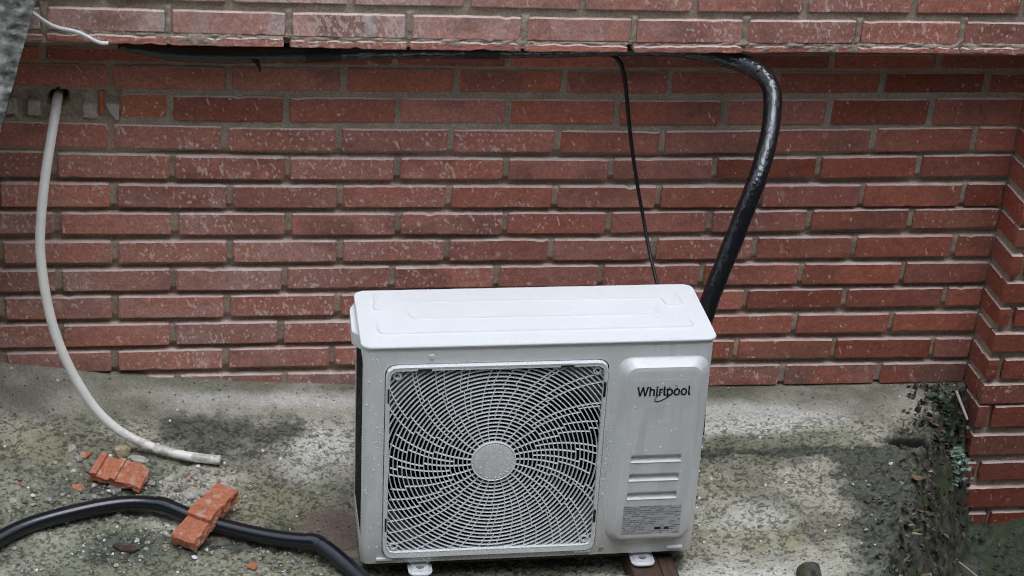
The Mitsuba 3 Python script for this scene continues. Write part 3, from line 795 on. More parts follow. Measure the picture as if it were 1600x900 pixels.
# raised panel on the right with three louvres
def loop(pl, n, y, c):
    ex = pl.exterior; out = []
    for k in range(n):
        a = 2 * math.pi * k / n
        sx_, sz_ = math.cos(a), math.sin(a)
        x0, z0, x1, z1 = pl.bounds
        d = (sx_ * (x1 - x0), sz_ * (z1 - z0))
        g = LineString([c, (c[0] + d[0] * 2, c[1] + d[1] * 2)]).intersection(ex)
        out.append((g.x, y, g.y))
    return out
po, pm_, pi_ = rrect(.159, .351, .036, .483, .030), rrect(.178, .332, .049, .4665, .020), rrect(.185, .324, .053, .458, .016)
pc = (.2545, .257)
n = 128
loops = [loop(po, n, -.0002, pc), loop(po.buffer(-.004), n, -.0022, pc), loop(pm_, n, -.0180, pc), loop(pi_, n, -.0190, pc)]
v = np.array([p for L in loops for p in L]); f = []
for L in range(len(loops) - 1):
    for k in range(n):
        a, b = L * n + k, L * n + (k + 1) % n
        f += [(a, b, b + n), (a, b + n, a + n)]
skin = trimesh.Trimesh(v, np.array(f), process=False)
last = Polygon([(p[0], p[2]) for p in loops[-1]])
lou = [(.1995, .3065, .2410, .2590), (.1990, .3055, .1952, .2132), (.1985, .3050, .1495, .1675)]
flat = last
for (a, b, c, d) in lou: flat = flat.difference(rrect(a, b, c, d, .0035, 3))
vt, ft = trimesh.creation.triangulate_polygon(flat, engine='earcut')
face = trimesh.Trimesh(np.stack([vt[:, 0], np.full(len(vt), -.019), vt[:, 1]], -1), ft, process=False)
bump = part('raised_panel', cat_([skin, face]), 'paint_material', smooth=28)
for (a, b, c, d) in lou:
    m_ = .0008
    top, bot = [(a - m_, d + m_), (b + m_, d + m_)], [(a - m_, c - m_), (b + m_, c - m_)]
    yb, yf = -.0065, -.0188
    P_ = lambda x, y, z: (x, y, z)
    vv = [P_(a - m_, yf, d), P_(b + m_, yf, d), P_(b + m_, yb, d - .001), P_(a - m_, yb, d - .001), P_(a - m_, yb, c + .0045), P_(b + m_, yb, c + .0045), P_(b + m_, -.0208, c + .0003), P_(a - m_, -.0208, c + .0003), P_(b + m_, -.0202, c - .0015), P_(a - m_, -.0202, c - .0015), P_(b + m_, -.0185, c - .002), P_(a - m_, -.0185, c - .002)]
    ff = [(0, 3, 2), (0, 2, 1), (3, 4, 5), (3, 5, 2), (4, 7, 6), (4, 6, 5), (7, 9, 8), (7, 8, 6), (9, 11, 10), (9, 10, 8), (0, 7, 4), (0, 4, 3), (1, 2, 5), (1, 5, 6)]
    part('louvre', trimesh.Trimesh(np.array(vv), np.array(ff), process=False), 'paint_material', bump, smooth=False)
# brand film, lettering and swoosh
part('brand_film', tm(ext_y(rrect(.1955, .316, .3745, .4385, .003), -.0194, -.01905)), 'film_material', bump, smooth=False)
tx = meshkit.text_mesh('Whirlpool', .0165, .0006, bold=True)
b0 = tx.bounds; tx.apply_translation(-b0[0]); tx.apply_scale((.1125 / (b0[1][0] - b0[0][0]), .0265 / (b0[1][1] - b0[0][1]) if False else 1.16 * .1125 / (b0[1][0] - b0[0][0]), 1))
tx.apply_transform(trimesh.transformations.rotation_matrix(math.pi / 2, (1, 0, 0)))
hgt = tx.bounds[1][2] - tx.bounds[0][2]
tx.apply_translation((.1995, -.0196, .3950 - .0))
k_ = part('lettering', tx, 'ink_material', bump, smooth=False); labels[k_] = {'label': 'black Whirlpool lettering'.replace('Whirlpool', 'maker name')}
th = np.radians(np.linspace(55, 385, 60))
ea, eb, rot = .0275, .0088, math.radians(38)
px, pz = ea * np.cos(th), eb * np.sin(th)
sw = np.stack([.2605 + px * math.cos(rot) - pz * math.sin(rot), .4055 + px * math.sin(rot) + pz * math.cos(rot)], -1)
wd = .0005 + .0016 * np.abs(np.sin((th - th[0]) / (th[-1] - th[0]) * math.pi)) ** 1.2
tn = np.gradient(sw, axis=0); tn /= np.linalg.norm(tn, axis=1, keepdims=True); nm = np.stack([-tn[:, 1], tn[:, 0]], -1)
ring = Polygon(np.vstack([sw + nm * wd[:, None] / 2, (sw - nm * wd[:, None] / 2)[::-1]])).buffer(0)
part('swoosh', cat_([tm(ext_y(g, -.02015, -.0195)) for g in getattr(ring, 'geoms', [ring])]), 'ink_material', bump, smooth=False)
# faded rating label with two small black boxes
st = np.array([[.1935, .0600], [.3190, .0600], [.3185, .1320], [.1935, .1320]])
stm = trimesh.Trimesh(np.stack([st[:, 0], np.full(4, -.01935), st[:, 1]], -1), [[0, 1, 2], [0, 2, 3]], process=False)
k_ = part('rating_label', stm, 'sticker_material', bump, smooth=False, uv=np.array([[0, 0], [1, 0], [1, 1], [0, 1.]])); labels[k_] = {'label': 'faded silver rating label with smudged print'}
for a in (.264, .2855):
    part('label_mark', tm(ext_y(sbox(a, .0715, a + .0135 - (.004 if a > .27 else 0), .0775), -.0197, -.0194)), 'ink_material', bump, smooth=False)
# lid
lidp = rrect(-.3635, .3635, -.0045, DEP + .004, .022, 10)
def lid_mesh():
    rings = [(lidp.buffer(-.0065), .5065), (lidp.buffer(-.0065), .5170), (lidp.buffer(-.0004), .5180), (lidp, .5188), (lidp, .5206), (lidp.buffer(-.0010), .5224), (lidp.buffer(-.0030), .5232)]
    n = 140; c = (0, .12)
    L = [loop(p, n, z, c) for p, z in rings]
    v = np.array([(q[0], q[2], q[1]) for l in L for q in l]); f = []
    for k in range(len(L) - 1):
        for m_ in range(n):
            a, b = k * n + m_, k * n + (m_ + 1) % n
            f += [(a, b, b + n), (a, b + n, a + n)]
    o = len(v); v = np.vstack([v, [[0, .12, .5232], [0, .12, .5065]]])
    for m_ in range(n):
        f += [((len(L) - 1) * n + m_, (len(L) - 1) * n + (m_ + 1) % n, o), (m_, o + 1, (m_ + 1) % n)]
    return trimesh.Trimesh(v, np.array(f), process=False)
lid = part('lid', lid_mesh(), 'paint_material', smooth=25)
def rib(pts, w=.0090, h=.0034):
    ln = LineString(pts).buffer(.008).buffer(-.008) if False else None
    p = []
    P = np.array(pts, float)
    for k in range(len(P)):                              # round the bends
        if 0 < k < len(P) - 1:
            a = P[k - 1] - P[k]; b = P[k + 1] - P[k]
            la, lb = min(.014, np.linalg.norm(a) / 2), min(.014, np.linalg.norm(b) / 2)
            A, B = P[k] + a / np.linalg.norm(a) * la, P[k] + b / np.linalg.norm(b) * lb
            for t in np.linspace(0, 1, 6): p.append((1 - t) ** 2 * A + 2 * t * (1 - t) * P[k] + t * t * B)
        else: p.append(P[k])
    p = np.array(p); t = np.gradient(p, axis=0); t /= np.linalg.norm(t, axis=1, keepdims=True); nn = np.stack([-t[:, 1], t[:, 0]], -1)
    prof = [(-.5, -.05), (-.24, .92), (-.16, 1), (.0, .85), (.5, .02), (.52, -.05)]
    fade = np.minimum(1, np.minimum(np.r_[0, np.cumsum(np.linalg.norm(np.diff(p, axis=0), axis=1))], (np.r_[0, np.cumsum(np.linalg.norm(np.diff(p, axis=0), axis=1))][-1] - np.r_[0, np.cumsum(np.linalg.norm(np.diff(p, axis=0), axis=1))])) / .012 + .15)
    v = np.stack([np.stack([p[:, 0] + nn[:, 0] * w * a, p[:, 1] + nn[:, 1] * w * a, .5232 + h * b * fade], -1) for a, b in prof], 1)
    n, m_ = len(p), len(prof)
    i, j = np.meshgrid(np.arange(n - 1), np.arange(m_ - 1), indexing='ij')
    q = np.stack([i * m_ + j, (i + 1) * m_ + j, (i + 1) * m_ + j + 1, i * m_ + j + 1], -1).reshape(-1, 4)
    return trimesh.Trimesh(v.reshape(-1, 3), np.vstack([q[:, [0, 1, 2]], q[:, [0, 2, 3]]]), process=False)
for pts in [[(-.308, .222), (-.321, .216), (-.3245, .152), (-.300, .146)], [(-.285, .187), (0, .184), (.2862, .181), (.288, .1456), (.3235, .150), (.3225, .195)],
            [(-.256, .149), (-.2527, .113), (0, .111), (.2597, .1095), (.263, .138)], [(-.3237, .112), (-.322, .050), (0, .050), (.325, .050), (.3213, .094)], [(.2905, .117), (.2885, .085)]]:
    part('embossed_rib', rib(pts), 'paint_material', lid, smooth=28)
hp = Polygon([(-.352, .231), (-.3600, .228), (-.3735, .192), (-.3755, .096), (-.3600, .071), (-.352, .069)])
part('side_handle', tm(ext_z(hp.buffer(-.003).buffer(.003), .478, .5065)), 'paint_material', smooth=30)
# bottom flange tabs and screw
for a in (-.326, .098, .300):
    part('bottom_tab', rbox(a, a + .034, -.0052, .004, .0090, .0150, .001, 6), 'guard_material', smooth=False)
part('panel_screw', tm(m3.Manifold.cylinder(.0035, .0055, .0045, 16).rotate((90, 0, 0)).translate((.1555, .0005, .0155))), 'steel_material')
part('panel_screw', tm(m3.Manifold.cylinder(.0035, .0055, .0045, 16).rotate((90, 0, 0)).translate((-.2215, .0005, .4965))), 'paint_material')
# feet
for cx, cy in ((-.2330, -.002), (.2480, -.002), (-.233, DEP + .0), (.248, DEP + .0)):
    sgn = 1 if cy < .1 else -1
    y0, y1 = (-.028, .05) if sgn > 0 else (DEP - .05, DEP + .028)
    o = rrect(cx - .0255, cx + .0255, y0, y1, .016)
    hole = affinity.scale(Point(cx, cy - .003 * sgn).buffer(.0058), 1.5, 1)
    pad = rrect(cx - .0180, cx + .0180, -.019 if sgn > 0 else DEP - .03, .03 if sgn > 0 else DEP + .019, .009)
    m_ = ext_z(o.difference(hole), -.0170, -.0145) + ext_z(pad.difference(hole), -.0146, -.0105) + m3.Manifold.cube((.044, .004, .0095)).translate((cx - .022, .012 if sgn > 0 else DEP - .016, -.0108))
    part('mounting_foot', tm(m_), 'zinc_material')
# service valves on the right side
for z in (.227, .167):
    part('valve_nut', tm(m3.Manifold.cylinder(.014, .007, .006, 6).rotate((0, 90, 0)).translate((.357, .05, z))), 'steel_material', smooth=False)
part('service_cover', tm(ext_z(rrect(.350, .3765, .085, .165, .010), .10, .30)), 'paint_material')
# rain drops on the front and the hub
dr_ = np.random.default_rng(3); ds = []
def drop(x, y, z, r):
    s = trimesh.creation.icosphere(subdivisions=1, radius=r); s.apply_scale((1, .55, dr_.uniform(1, 1.5))); s.apply_translation((x, y, z)); return s
for _ in range(230):
    x, z, r = dr_.uniform(.15, .357), dr_.uniform(.03, .50) ** 1.0, dr_.choice([.0009, .0012, .0016, .0022], p=[.4, .35, .18, .07])
    if po.buffer(.002).contains(Point(x, z)):
        if not pi_.buffer(-.003).contains(Point(x, z)) or any(a - .003 < x < b + .003 and c - .004 < z < d + .002 for a, b, c, d in lou): continue
        y = -.0190
    else: y = -.0001
    ds.append(drop(x, y, z, r))
for _ in range(60):
    ds.append(drop(dr_.uniform(-.353, -.322), -.0001, dr_.uniform(.03, .5), dr_.choice([.0009, .0012, .0018])))
for a, r in ((-2.3, .036), (-1.9, .040), (-1.45, .039), (-1.25, .041), (-.95, .037), (-.75, .036), (-.7, .040), (-.5, .036), (.2, .03), (2.9, .034), (-2.7, .03), (-1.1, .035)):
    ds.append(drop(FC[0] + r * math.cos(a), -.0046, FC[1] + r * math.sin(a), dr_.uniform(.0012, .002)))
for _ in range(22):
    ds.append(drop(.3585, dr_.uniform(.015, .03), dr_.uniform(.05, .5), .0016))
k_ = part('rain_drops', cat_(ds), 'drop_material', smooth=True); labels[k_] = {'label': 'rain drops clinging to the front', 'kind': 'stuff'}

# ------------------------------------------------------------------ hoses, pipes, cables
hp_ = [(.02, -.05, .925), (.10, -.05, .917), (.22, -.05, .910), (.36, -.05, .913), (.55, -.05, .921), (.75, -.05, .926), (.95, -.05, .931), (1.10, -.05, .935), (1.23, -.052, .936), (1.322, -.068, .926), (1.378, -.100, .917), (1.409, -.135, .907), (1.423, -.165, .885), (1.420, -.20, .854), (1.408, -.24, .818), (1.390, -.28, .783), (1.368, -.318, .740), (1.346, -.342, .690), (1.323, -.358, .621), (1.303, -.368, .557), (1.285, -.378, .499), (1.272, -.386, .448), (1.263, -.396, .37), (1.262, -.425, .29), (1.256, -.475, .225), (1.236, -.525, .19)]
pth = spline(hp_, 150)
rad = .0205 + .0016 * (meshkit.fbm(np.stack([np.arange(150) * .21] * 3, -1), 2, 3) - .5) * 2
hose = thing('insulated_hose', 'thick black insulated hose bending down from under the overhang to the unit', 'hose')
rad[:8] *= np.linspace(.45, 1, 8)
obj('sleeve', tube(pth, rad, 20), 'rubber_material', hose, smooth=True)
hang = tube(spline([(.300, -.065, .905), (.312, -.070, .893), (.316, -.070, .876)], 6), [.006, .005, .004, .004, .0025, .0015], 6)
obj('tape_end', hang, 'cable_material', hose)
kk = [np.argmin(np.abs(pth[:, 0] - xx) + np.where(np.arange(150) > 95, 9, 0)) for xx in (.45, .80)]
for k in kk: obj('tape_wrap', tube(pth[k - 2:k + 3], rad[k - 2:k + 3] + .0015, 20, cap=False), 'cable_material', hose, smooth=True)
cb = [(.98, -.05, .930), (1.05, -.05, .925), (1.084, -.05, .917), (1.101, -.05, .906), (1.116, -.042, .880), (1.128, -.036, .840), (1.134, -.035, .810), (1.147, -.04, .738), (1.162, -.05, .663), (1.177, -.07, .592), (1.191, -.10, .525), (1.200, -.15, .469), (1.207, -.21, .426), (1.215, -.27, .36), (1.205, -.34, .29), (1.18, -.415, .25)]
tag(obj('black_cable', tube(spline(cb, 70), np.linspace(.0052, .0034, 70), 8), 'cable_material', smooth=True), 'thin black cable hanging against the wall above the unit', 'cable')
wr = [(-.30, -.155, 1.10), (-.22, -.140, 1.066), (-.158, -.132, 1.034), (-.133, -.131, 1.015), (-.103, -.130, .995), (-.071, -.127, .986), (-.046, -.127, .977), (-.021, -.125, .962), (-.008, -.122, .957), (.003, -.120, .957)]
tag(obj('white_wire', tube(spline(wr, 50), .0042, 8), 'wire_material', smooth=True), 'short white wire lying over the chipped brick edge beside the stone slab', 'wire')
pv = [(-.112, .075, .772), (-.113, .03, .779), (-.114, -.02, .775), (-.124, -.075, .724), (-.138, -.115, .646), (-.148, -.14, .567), (-.152, -.155, .498), (-.147, -.17, .428), (-.135, -.185, .349), (-.115, -.197, .276), (-.086, -.208, .205), (-.044, -.22, .132), (.004, -.232, .084), (.069, -.246, .050), (.150, -.272, .038), (.205, -.281, .033), (.227, -.282, .031)]
pp = thing('drain_pipe', 'bent white plastic drain pipe hanging from the hole in the wall', 'pipe')
obj('tube', tube(spline(pv, 110), .0106, 18, hollow=.74), 'pvc_material', pp, smooth=40)
gp1 = [(-1.5, -2.3, -.16), (-1.0, -1.45, -.08), (-.62, -.94, -.028), (-.40, -.70, .000), (-.303, -.596, .006), (-.256, -.551, .010), (-.232, -.529, .013), (-.182, -.493, .017), (-.105, -.461, .021), (-.039, -.442, .024), (.028, -.434, .027), (.075, -.440, .028), (.103, -.448, .028)]
gp2 = [(.103, -.448, .028), (.130, -.462, .024), (.163, -.480, .018), (.217, -.504, .012), (.324, -.547, .008), (.380, -.566, .010), (.419, -.578, .013)]
gp3 = [(.419, -.578, .013), (.449, -.604, .007), (.487, -.649, -.004), (.523, -.699, -.012), (.551, -.749, -.018), (.60, -.84, -.03), (.67, -.98, -.05)]
bp_ = thing('black_pipe', 'black plastic pipe lying over the concrete at lower left', 'pipe')
for g in (gp1, gp2, gp3): obj('pipe_length', tube(spline(g, 60), .0170, 18), 'pipe_material', bp_, smooth=40)
for a, b, c in (((.088, -.4435, .0280), (.103, -.448, .028), (.118, -.4555, .0262)), ((.404, -.5735, .0120), (.419, -.578, .013), (.431, -.588, .0110))):
    obj('coupling', tube(spline([a, b, c], 8), .0182, 18), 'pipe_material', bp_, smooth=40)

# ------------------------------------------------------------------ broken clay blocks and loose stones
def gz(x, y): return float(ground_height(np.array([x]), np.array([y]))[0][0])
def shard(profile, depth, seed, bottom=-.012, amp=.003):
    """clay shard: a stepped profile (s, height) run along its depth, with torn ends"""
    pts = [(profile[0][0], bottom)] + profile[:0] 
    poly = Polygon(list(profile) + [(profile[-1][0], bottom), (profile[0][0], bottom)])
    m = trimesh.creation.extrude_polygon(poly, depth)
    m.apply_transform(trimesh.transformations.rotation_matrix(math.pi / 2, (1, 0, 0)))
    m.apply_translation((0, depth, 0))
    m = m.subdivide_to_size(.007, max_iter=8)
    v = np.array(m.vertices)
    n = np.stack([meshkit.fbm(v * 75 + 7 * k, 3, seed + k) for k in range(3)], -1) - .5
    e = np.clip(np.abs(v[:, 1] / depth - .5) * 2 - .55, 0, 1)[:, None]
    ex = np.clip(np.abs((v[:, 0] - profile[0][0]) / (profile[-1][0] - profile[0][0]) - .5) * 2 - .7, 0, 1)[:, None]
    v = v + n * [amp * .35, amp * .5, amp * .25] + n * e * [0, .022, .003] + n * ex * [.02, 0, .002]
    m.vertices = v
    return m, np.tile((random.random(), .5), (len(v), 1))
pa = [(0, .008), (.001, .0155), (.017, .0165), (.0175, .008), (.048, .0075), (.0485, .0145), (.0625, .0145), (.063, .008), (.092, .0075), (.093, .0095), (.118, -.002)]
mA_, uv_ = shard(pa, .060, 31)
mA_ = turn(mA_, rz=math.radians(-25), rx=math.radians(17), loc=(-.057, -.332, gz(-.02, -.32) + .012))
tag(obj('clay_fragment', mA_, 'clay_material', smooth=35, uv=uv_), 'orange ribbed clay block fragment lying below the white pipe', 'brick fragment')
pb = [(0, .012), (.006, .016), (.012, .0155), (.060, .0155), (.0615, .025), (.112, .0245), (.1135, .018), (.150, .019), (.172, .012)]
mB_, uv_ = shard(pb, .056, 47, amp=.002)
mB_ = turn(mB_, rz=math.radians(55), ry=math.radians(-13), loc=(.168, -.576, .006))
tag(obj('clay_fragment', mB_, 'clay_material', smooth=35, uv=uv_), 'orange stepped clay block fragment lying across the black pipe', 'brick fragment')
def stone(name, label, cat, x, y, size, seed, mat, tone, flat=.6, rz=0, up=.35, sub=2):
    m = turn(rock(size, seed, sub, flat), rz=rz, loc=(x, y, gz(x, y) + size[2] * flat * up))
    return tag(obj(name, m, mat, smooth=25, uv=np.tile(tone, (len(m.vertices), 1)) if False else None), label, cat)
def chunk(name, label, cat, x, y, size, seed, mat, tone, flat=.6, rz=0, up=.35, sub=2, group=None):
    m = turn(rock(size, seed, sub, flat), rz=rz, loc=(x, y, gz(x, y) + size[2] * flat * up))
    return tag(obj(name, m, mat, uv=np.tile(tone, (len(m.vertices), 1))), label, cat, group)
chunk('stone', 'square tan stone touching the white pipe above the ribbed fragment', 'stone', .010, -.246, (.021, .016, .022), 4, 'tan_stone_material', (.80, .5), .85, .3, .5)
chunk('stone', 'pale flat pebble between tan stone and ribbed clay fragment', 'stone', .046, -.262, (.024, .011, .012), 9, 'gravel_material', (.95, .5), .7, -.35)
chunk('clay_chip', 'small dull red clay chip at the left end of the ribbed fragment', 'brick fragment', -.068, -.250, (.014, .016, .012), 12, 'clay_material', (.2, .5), .7)
chunk('clay_chip', 'small bright orange clay chip left of the dark slate chip', 'brick fragment', -.081, -.352, (.018, .010, .010), 17, 'clay_material', (.9, .5), .7, -.5)
chunk('clay_chip', 'little orange clay chip alone near the bottom edge below the black pipe', 'brick fragment', .288, -.612, (.011, .010, .010), 22, 'clay_material', (.3, .5), .8)
def plate(pts, th, x, y, rz, seed, tilt=(0, 0)):
    m = trimesh.creation.extrude_polygon(Polygon(pts), th).subdivide_to_size(.008, max_iter=6)
    m.vertices = m.vertices + .0016 * (np.stack([meshkit.fbm(np.array(m.vertices) * 90 + k, 2, seed + k) for k in range(3)], -1) - .5)
    return turn(m, rz=rz, rx=tilt[0], ry=tilt[1], loc=(x, y, gz(x, y) + .002))
tag(obj('slate_chip', plate([(-.016, .012), (.014, .014), (.012, -.008), (-.004, -.018)], .006, -.001, -.362, 0, 3), 'stone_material'), 'grey pointed slate chip below the ribbed clay fragment', 'stone chip')
tag(obj('bark_chip', plate([(-.026, .012), (.004, .012), (.030, -.002), (.012, -.010), (-.010, -.006)], .006, .024, -.548, 0, 6), 'wood_material'), 'flat dark brown chip lying left of the stepped clay fragment', 'wood chip')
chunk('stone', 'dark mossy rock at the bottom edge right of the unit', 'stone', 1.478, -.715, (.034, .030, .034), 33, 'soil_material', (.2, .5), .9, .4, .45, 3)
pebs = [(-.216, -.392, .010), (-.143, -.440, .016), (.050, -.384, .010), (.081, -.391, .012), (.160, -.374, .020), (-.096, -.232, .013), (.190, -.376, .014), (-.083, -.262, .011), (-.125, -.42, .007), (.027, -.392, .008), (.075, -.332, .010), (.120, -.322, .014), (.11, -.50, .010), (.125, -.487, .009)]
plab = ['pale pebble near the left edge above the black pipe', 'larger pale stone resting just above the black pipe at far left', 'round pale pebble against the top of the black pipe bend', 'flat pale pebble above the kink of the black pipe', 'yellowish stone behind the stepped clay fragment', 'grey stone left of the ribbed clay fragment near its red chip', 'small yellowish stone touching the back of the stepped fragment', 'small grey stone just above the ribbed fragment at its left', 'tiny pebble just above the black pipe near the left edge', 'small pebble touching the round one above the black pipe', 'grey pebble between the slate chip and the end of the ribbed fragment', 'flat grey stone below the open end of the white pipe', 'grey pebble under the bend of the black pipe', 'pebble left of the lower end of the stepped fragment']
for k, (x, y, r) in enumerate(pebs):
    lb = plab[k] if k < len(plab) else 'small grey pebble among the gravel around the black pipe'
    chunk('pebble', lb, 'pebble', x, y, (r * rng.uniform(.9, 1.3), r, r), 60 + k, 'gravel_material', (float(rng.uniform(.6, 1)), .5), .65, rng.uniform(0, 3), .3, 1, None if k < len(plab) else 'small pebbles by the black pipe')
for x, y, lb in ((-.093, -.300, 'white pebble left of the ribbed clay fragment'), (.112, -.470, 'white sliver under the black pipe near its kink'), (1.80, -.325, 'small white pebble near the crack at the concrete edge')):
    chunk('white_pebble', lb, 'pebble', x, y, (.007, .0045, .006), int(x * 100) % 50 + 80, 'gravel_material', (.9, .05), .7, .5, .4, 1)
# loose gravel, too many to count
gl, gu = [], []
gr_ = np.random.default_rng(12)
def scatter(n, cx, cy, sx, sy, rmin, rmax):
    xs, ys = gr_.normal(cx, sx, n), gr_.normal(cy, sy, n)
    ok = (ys < -.03) & (edge_dist(xs, ys) < -.02)
    xs, ys = xs[ok], ys[ok]; zs = ground_height(xs, ys)[0]
    for x, y, z in zip(xs, ys, zs):
        r = rmin + (rmax - rmin) * gr_.random() ** 2.5
        m = trimesh.creation.icosphere(subdivisions=1 if r > .004 else 0, radius=1)
        m.vertices = m.vertices * (r * gr_.uniform(.6, 1.25, 3) * [1, 1, .7]) * gr_.uniform(.75, 1.15, (len(m.vertices), 1))
        gl.append(turn(m, rz=gr_.uniform(0, 6), rx=gr_.uniform(-.4, .4), loc=(x, y, z + r * .3)))
        gu.append(np.tile((gr_.random(), gr_.random()), (len(m.vertices), 1)))
scatter(260, -.10, -.38, .12, .06, .002, .008)
scatter(220, .10, -.42, .12, .05, .002, .007)
scatter(320, .05, -.54, .17, .05, .002, .006)
scatter(160, .36, -.61, .05, .03, .002, .006)
scatter(220, .2, -.3, .3, .12, .0015, .004)
scatter(260, 1.45, -.42, .22, .16, .0015, .004)
scatter(60, 1.75, -.42, .08, .1, .002, .006)
k0 = len(gu)
scatter(70, .0, -.33, .06, .035, .0012, .004); scatter(80, .17, -.52, .05, .05, .0012, .004); scatter(25, -.08, -.35, .02, .02, .0015, .004)
for q in range(k0, len(gu)): gu[q][:, 1] = .99 if q % 3 else .5
scatter(150, .17, -.37, .05, .03, .002, .008)
for x in np.linspace(.2, 2.05, 14):                                # grit that fell on ledges of the lowest course
    if rng.random() < .7: gl.append(turn(rock((.005, .004, .004), int(x * 77), 1, .8), loc=(x, -.008, gz(x, -.008) + .002))); gu.append(np.tile((.9, .5), (len(gl[-1].vertices), 1)))
tag(obj('gravel', cat_(gl), 'gravel_material', uv=np.vstack(gu)), 'loose grey gravel and grit scattered over the concrete', 'gravel', kind='stuff')

# ------------------------------------------------------------------ wooden block under the right foot
wb = thing('wood_block', 'dark wet wooden block under the right foot of the unit', 'wood block')
for x0, x1, t_ in ((1.092, 1.154, 0), (1.156, 1.192, .004)):
    m = rbox(x0, x1, -.86, -.50, -.052 - .012, -.0125 - t_, .003).subdivide_to_size(.02, max_iter=8)
    vv = np.array(m.vertices); m.vertices = vv + .004 * (np.stack([meshkit.fbm(vv * [90, 12, 90], 3, 70 + k) for k in range(3)], -1) - .5)
    obj('plank', m, 'wood_material', wb, smooth=40)

# ------------------------------------------------------------------ leaf litter, fern, twigs at the right
def leaf(l, w, curl):
    s = np.linspace(0, 1, 5); wd = w * np.sin(np.pi * np.clip(s * .92 + .06, 0, 1)) ** .8
    L = np.stack([-wd, s * l, curl * l * (s - .5) ** 2 + .2 * wd], -1); R_ = L * [-1, 1, 1]; M_ = np.stack([0 * s, s * l, curl * l * (s - .5) ** 2], -1)
    v = np.vstack([L, M_, R_]); f = []
    for k in range(4):
        for o in (0, 5):
            f += [(o + k, o + 5 + k, o + 6 + k), (o + k, o + 6 + k, o + 1 + k)]
    return trimesh.Trimesh(v, np.array(f), process=False)
ll, lu = [], []
lr = np.random.default_rng(21)
def litter(n, fx):
    for _ in range(n):
        x, y = fx()
        l = .007 + .016 * lr.random() ** 2
        m = turn(leaf(l, l * lr.uniform(.2, .42), lr.uniform(-.8, .8)), rz=lr.uniform(0, 6.28), rx=lr.normal(0, .5), ry=lr.normal(0, .5), loc=(x, y, gz(x, y) + lr.uniform(.001, .012)))
        ll.append(m); lu.append(np.tile((lr.random(), lr.random()), (len(m.vertices), 1)))
def on_bank():
    y = lr.uniform(-.72, -.02); s = lr.normal(.055, .05)
    return float(np.interp(y, EDGE_Y, EDGE_X) + s), y
def in_corner():
    return float(lr.normal(2.02, .05)), float(min(-.015, lr.normal(-.11, .05)))
litter(650, on_bank); litter(300, in_corner)
litter(260, lambda: (float(lr.uniform(1.85, 2.5)), float(lr.uniform(-.55, -.14))))
tag(obj('leaf_litter', cat_(ll), 'leaf_material', uv=np.vstack(lu)), 'dark wet leaf litter filling the bank between concrete and pillar', 'leaf litter', kind='stuff')
for k, (dx, y, lb) in enumerate([(.02, -.20, 'curled brown leaf at the top of the bank just below the crack'), (.05, -.30, 'curled brown leaf halfway down the bank, left of the fern'), (.01, -.39, 'pale brown leaf on the concrete edge above the dry leaf clump'), (.06, -.47, 'brown leaf on the dark bank right of the dry leaf clump'), (.09, -.60, 'brown leaf low on the bank near the bottom edge')]):
    x = float(np.interp(y, EDGE_Y, EDGE_X) + dx)
    m = turn(leaf(.034, .010, (.5, -.6, .7, .4, -.5)[k]), rz=(.6, 2.2, 4.0, 1.2, 5.2)[k], rx=.25, ry=(.3, -.2, .1, .35, -.3)[k], loc=(x, y, gz(x, y) + .012))
    tag(obj('fallen_leaf', m, 'dead_leaf_material'), lb, 'leaf')
fern = thing('fern', 'small bluish green fern growing at the foot of the pillar', 'fern')
fr = np.random.default_rng(8)
for k in range(10):
    a = math.radians(fr.uniform(190, 320)); l = fr.uniform(.06, .105)
    base = np.array([2.030, -.150, gz(2.030, -.150) + .03])
    pts = [base + np.array([math.cos(a) * l * s * .8, math.sin(a) * l * s * .8, l * (.7 * s - 1.35 * s * s)]) for s in np.linspace(0, 1, 7)]
    ms = [tube(pts, .0009, 5)]
    for q in range(1, 7):
        for sgn in (-1, 1):
            ms.append(turn(leaf(.019 * (1.1 - q * .1), .0055, .3), rz=a - math.pi / 2 + sgn * 1.1, rx=fr.normal(-.2, .25), loc=pts[q]))
    obj('frond', cat_(ms), 'fern_material', fern)
weed = thing('weed', 'low dark green weed with rounded leaves above the fern beside the pillar', 'plant')
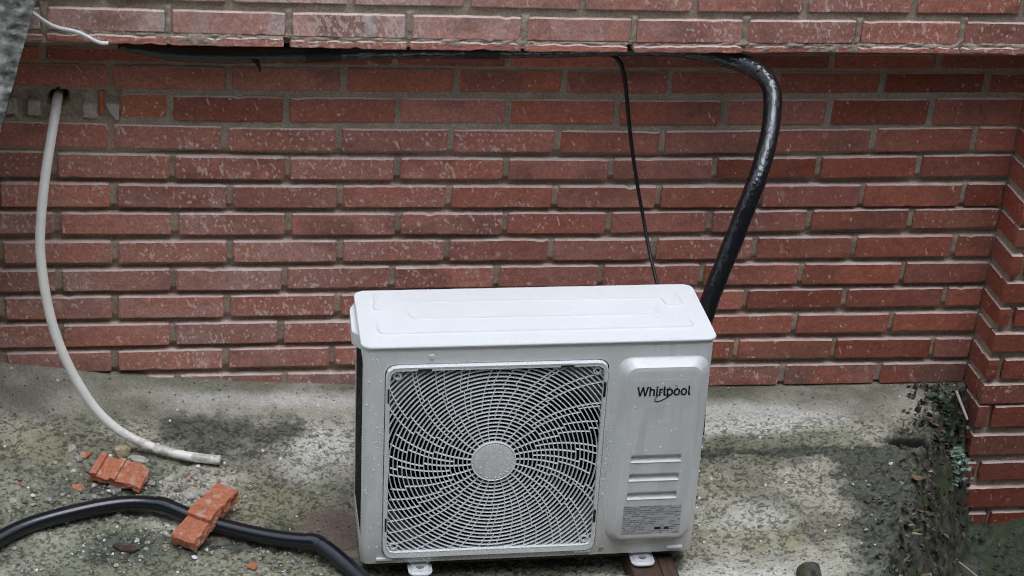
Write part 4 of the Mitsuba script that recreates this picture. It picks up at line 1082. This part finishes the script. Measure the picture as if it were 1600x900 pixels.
for k in range(46):
    x, y = 2.035 + fr.normal(0, .028), -.105 + fr.normal(0, .03)
    l = fr.uniform(.012, .024)
    obj('leaf', turn(leaf(l, l * .42, fr.uniform(-.4, .5)), rz=fr.uniform(0, 6.28), rx=fr.normal(.1, .35), ry=fr.normal(0, .3), loc=(x, min(y, -.03), gz(x, min(y, -.03)) + fr.uniform(.006, .03))), 'weed_material', weed)
tag(obj('stick', tube(spline([(2.066, -.030, gz(2.066, -.03) + .010), (2.060, -.09, .024), (2.052, -.165, .016)], 10), np.linspace(.0045, .003, 10), 7), 'twig_material', smooth=True), 'pale short stick lying in the corner beside the pillar', 'stick')
tag(obj('twig', tube(spline([(2.000, -.285, -.290), (2.035, -.345, -.296), (2.085, -.46, -.305)], 10), .0022, 6), 'twig_material', smooth=True), 'thin pale twig lying across the mossy pit at lower right', 'twig')
sp_ = thing('seedling', 'tiny thin stemmed seedling standing on the concrete near the crack', 'plant')
z_ = gz(1.872, -.20)
obj('stem', tube(spline([(1.872, -.195, z_ - .002), (1.874, -.195, z_ + .018), (1.872, -.196, z_ + .036)], 6), .0011, 5), 'blade_material', sp_)
obj('leaf', cat_([turn(leaf(.012, .004, .2), rz=1.3, loc=(1.872, -.196, z_ + .035)), turn(leaf(.012, .004, .2), rz=-1.5, loc=(1.872, -.196, z_ + .035))]), 'blade_material', sp_)
for (cx, cy, n, lab, mt) in ((1.762, -.53, 16, 'clump of dry curled leaves on the concrete edge beside the pit', 'straw'), (1.705, -.655, 22, 'clump of dry straw and grass blades at the bottom by the concrete edge', 'straw')):
    cl = thing('dry_grass_clump', lab, 'plant')
    for k in range(n):
        l = fr.uniform(.018, .045)
        m = turn(leaf(l, l * fr.uniform(.06, .2), fr.uniform(-.6, .9)), rz=fr.uniform(0, 6.28), rx=fr.uniform(.1, 1.1), loc=(cx + fr.normal(0, .016), cy + fr.normal(0, .026), gz(cx, cy) + fr.uniform(-.004, .006)))
        obj('blade', m, ('straw_material', 'blade_material', 'leaf_material')[k % 3], cl, uv=np.tile((.9, .5), (len(m.vertices), 1)))
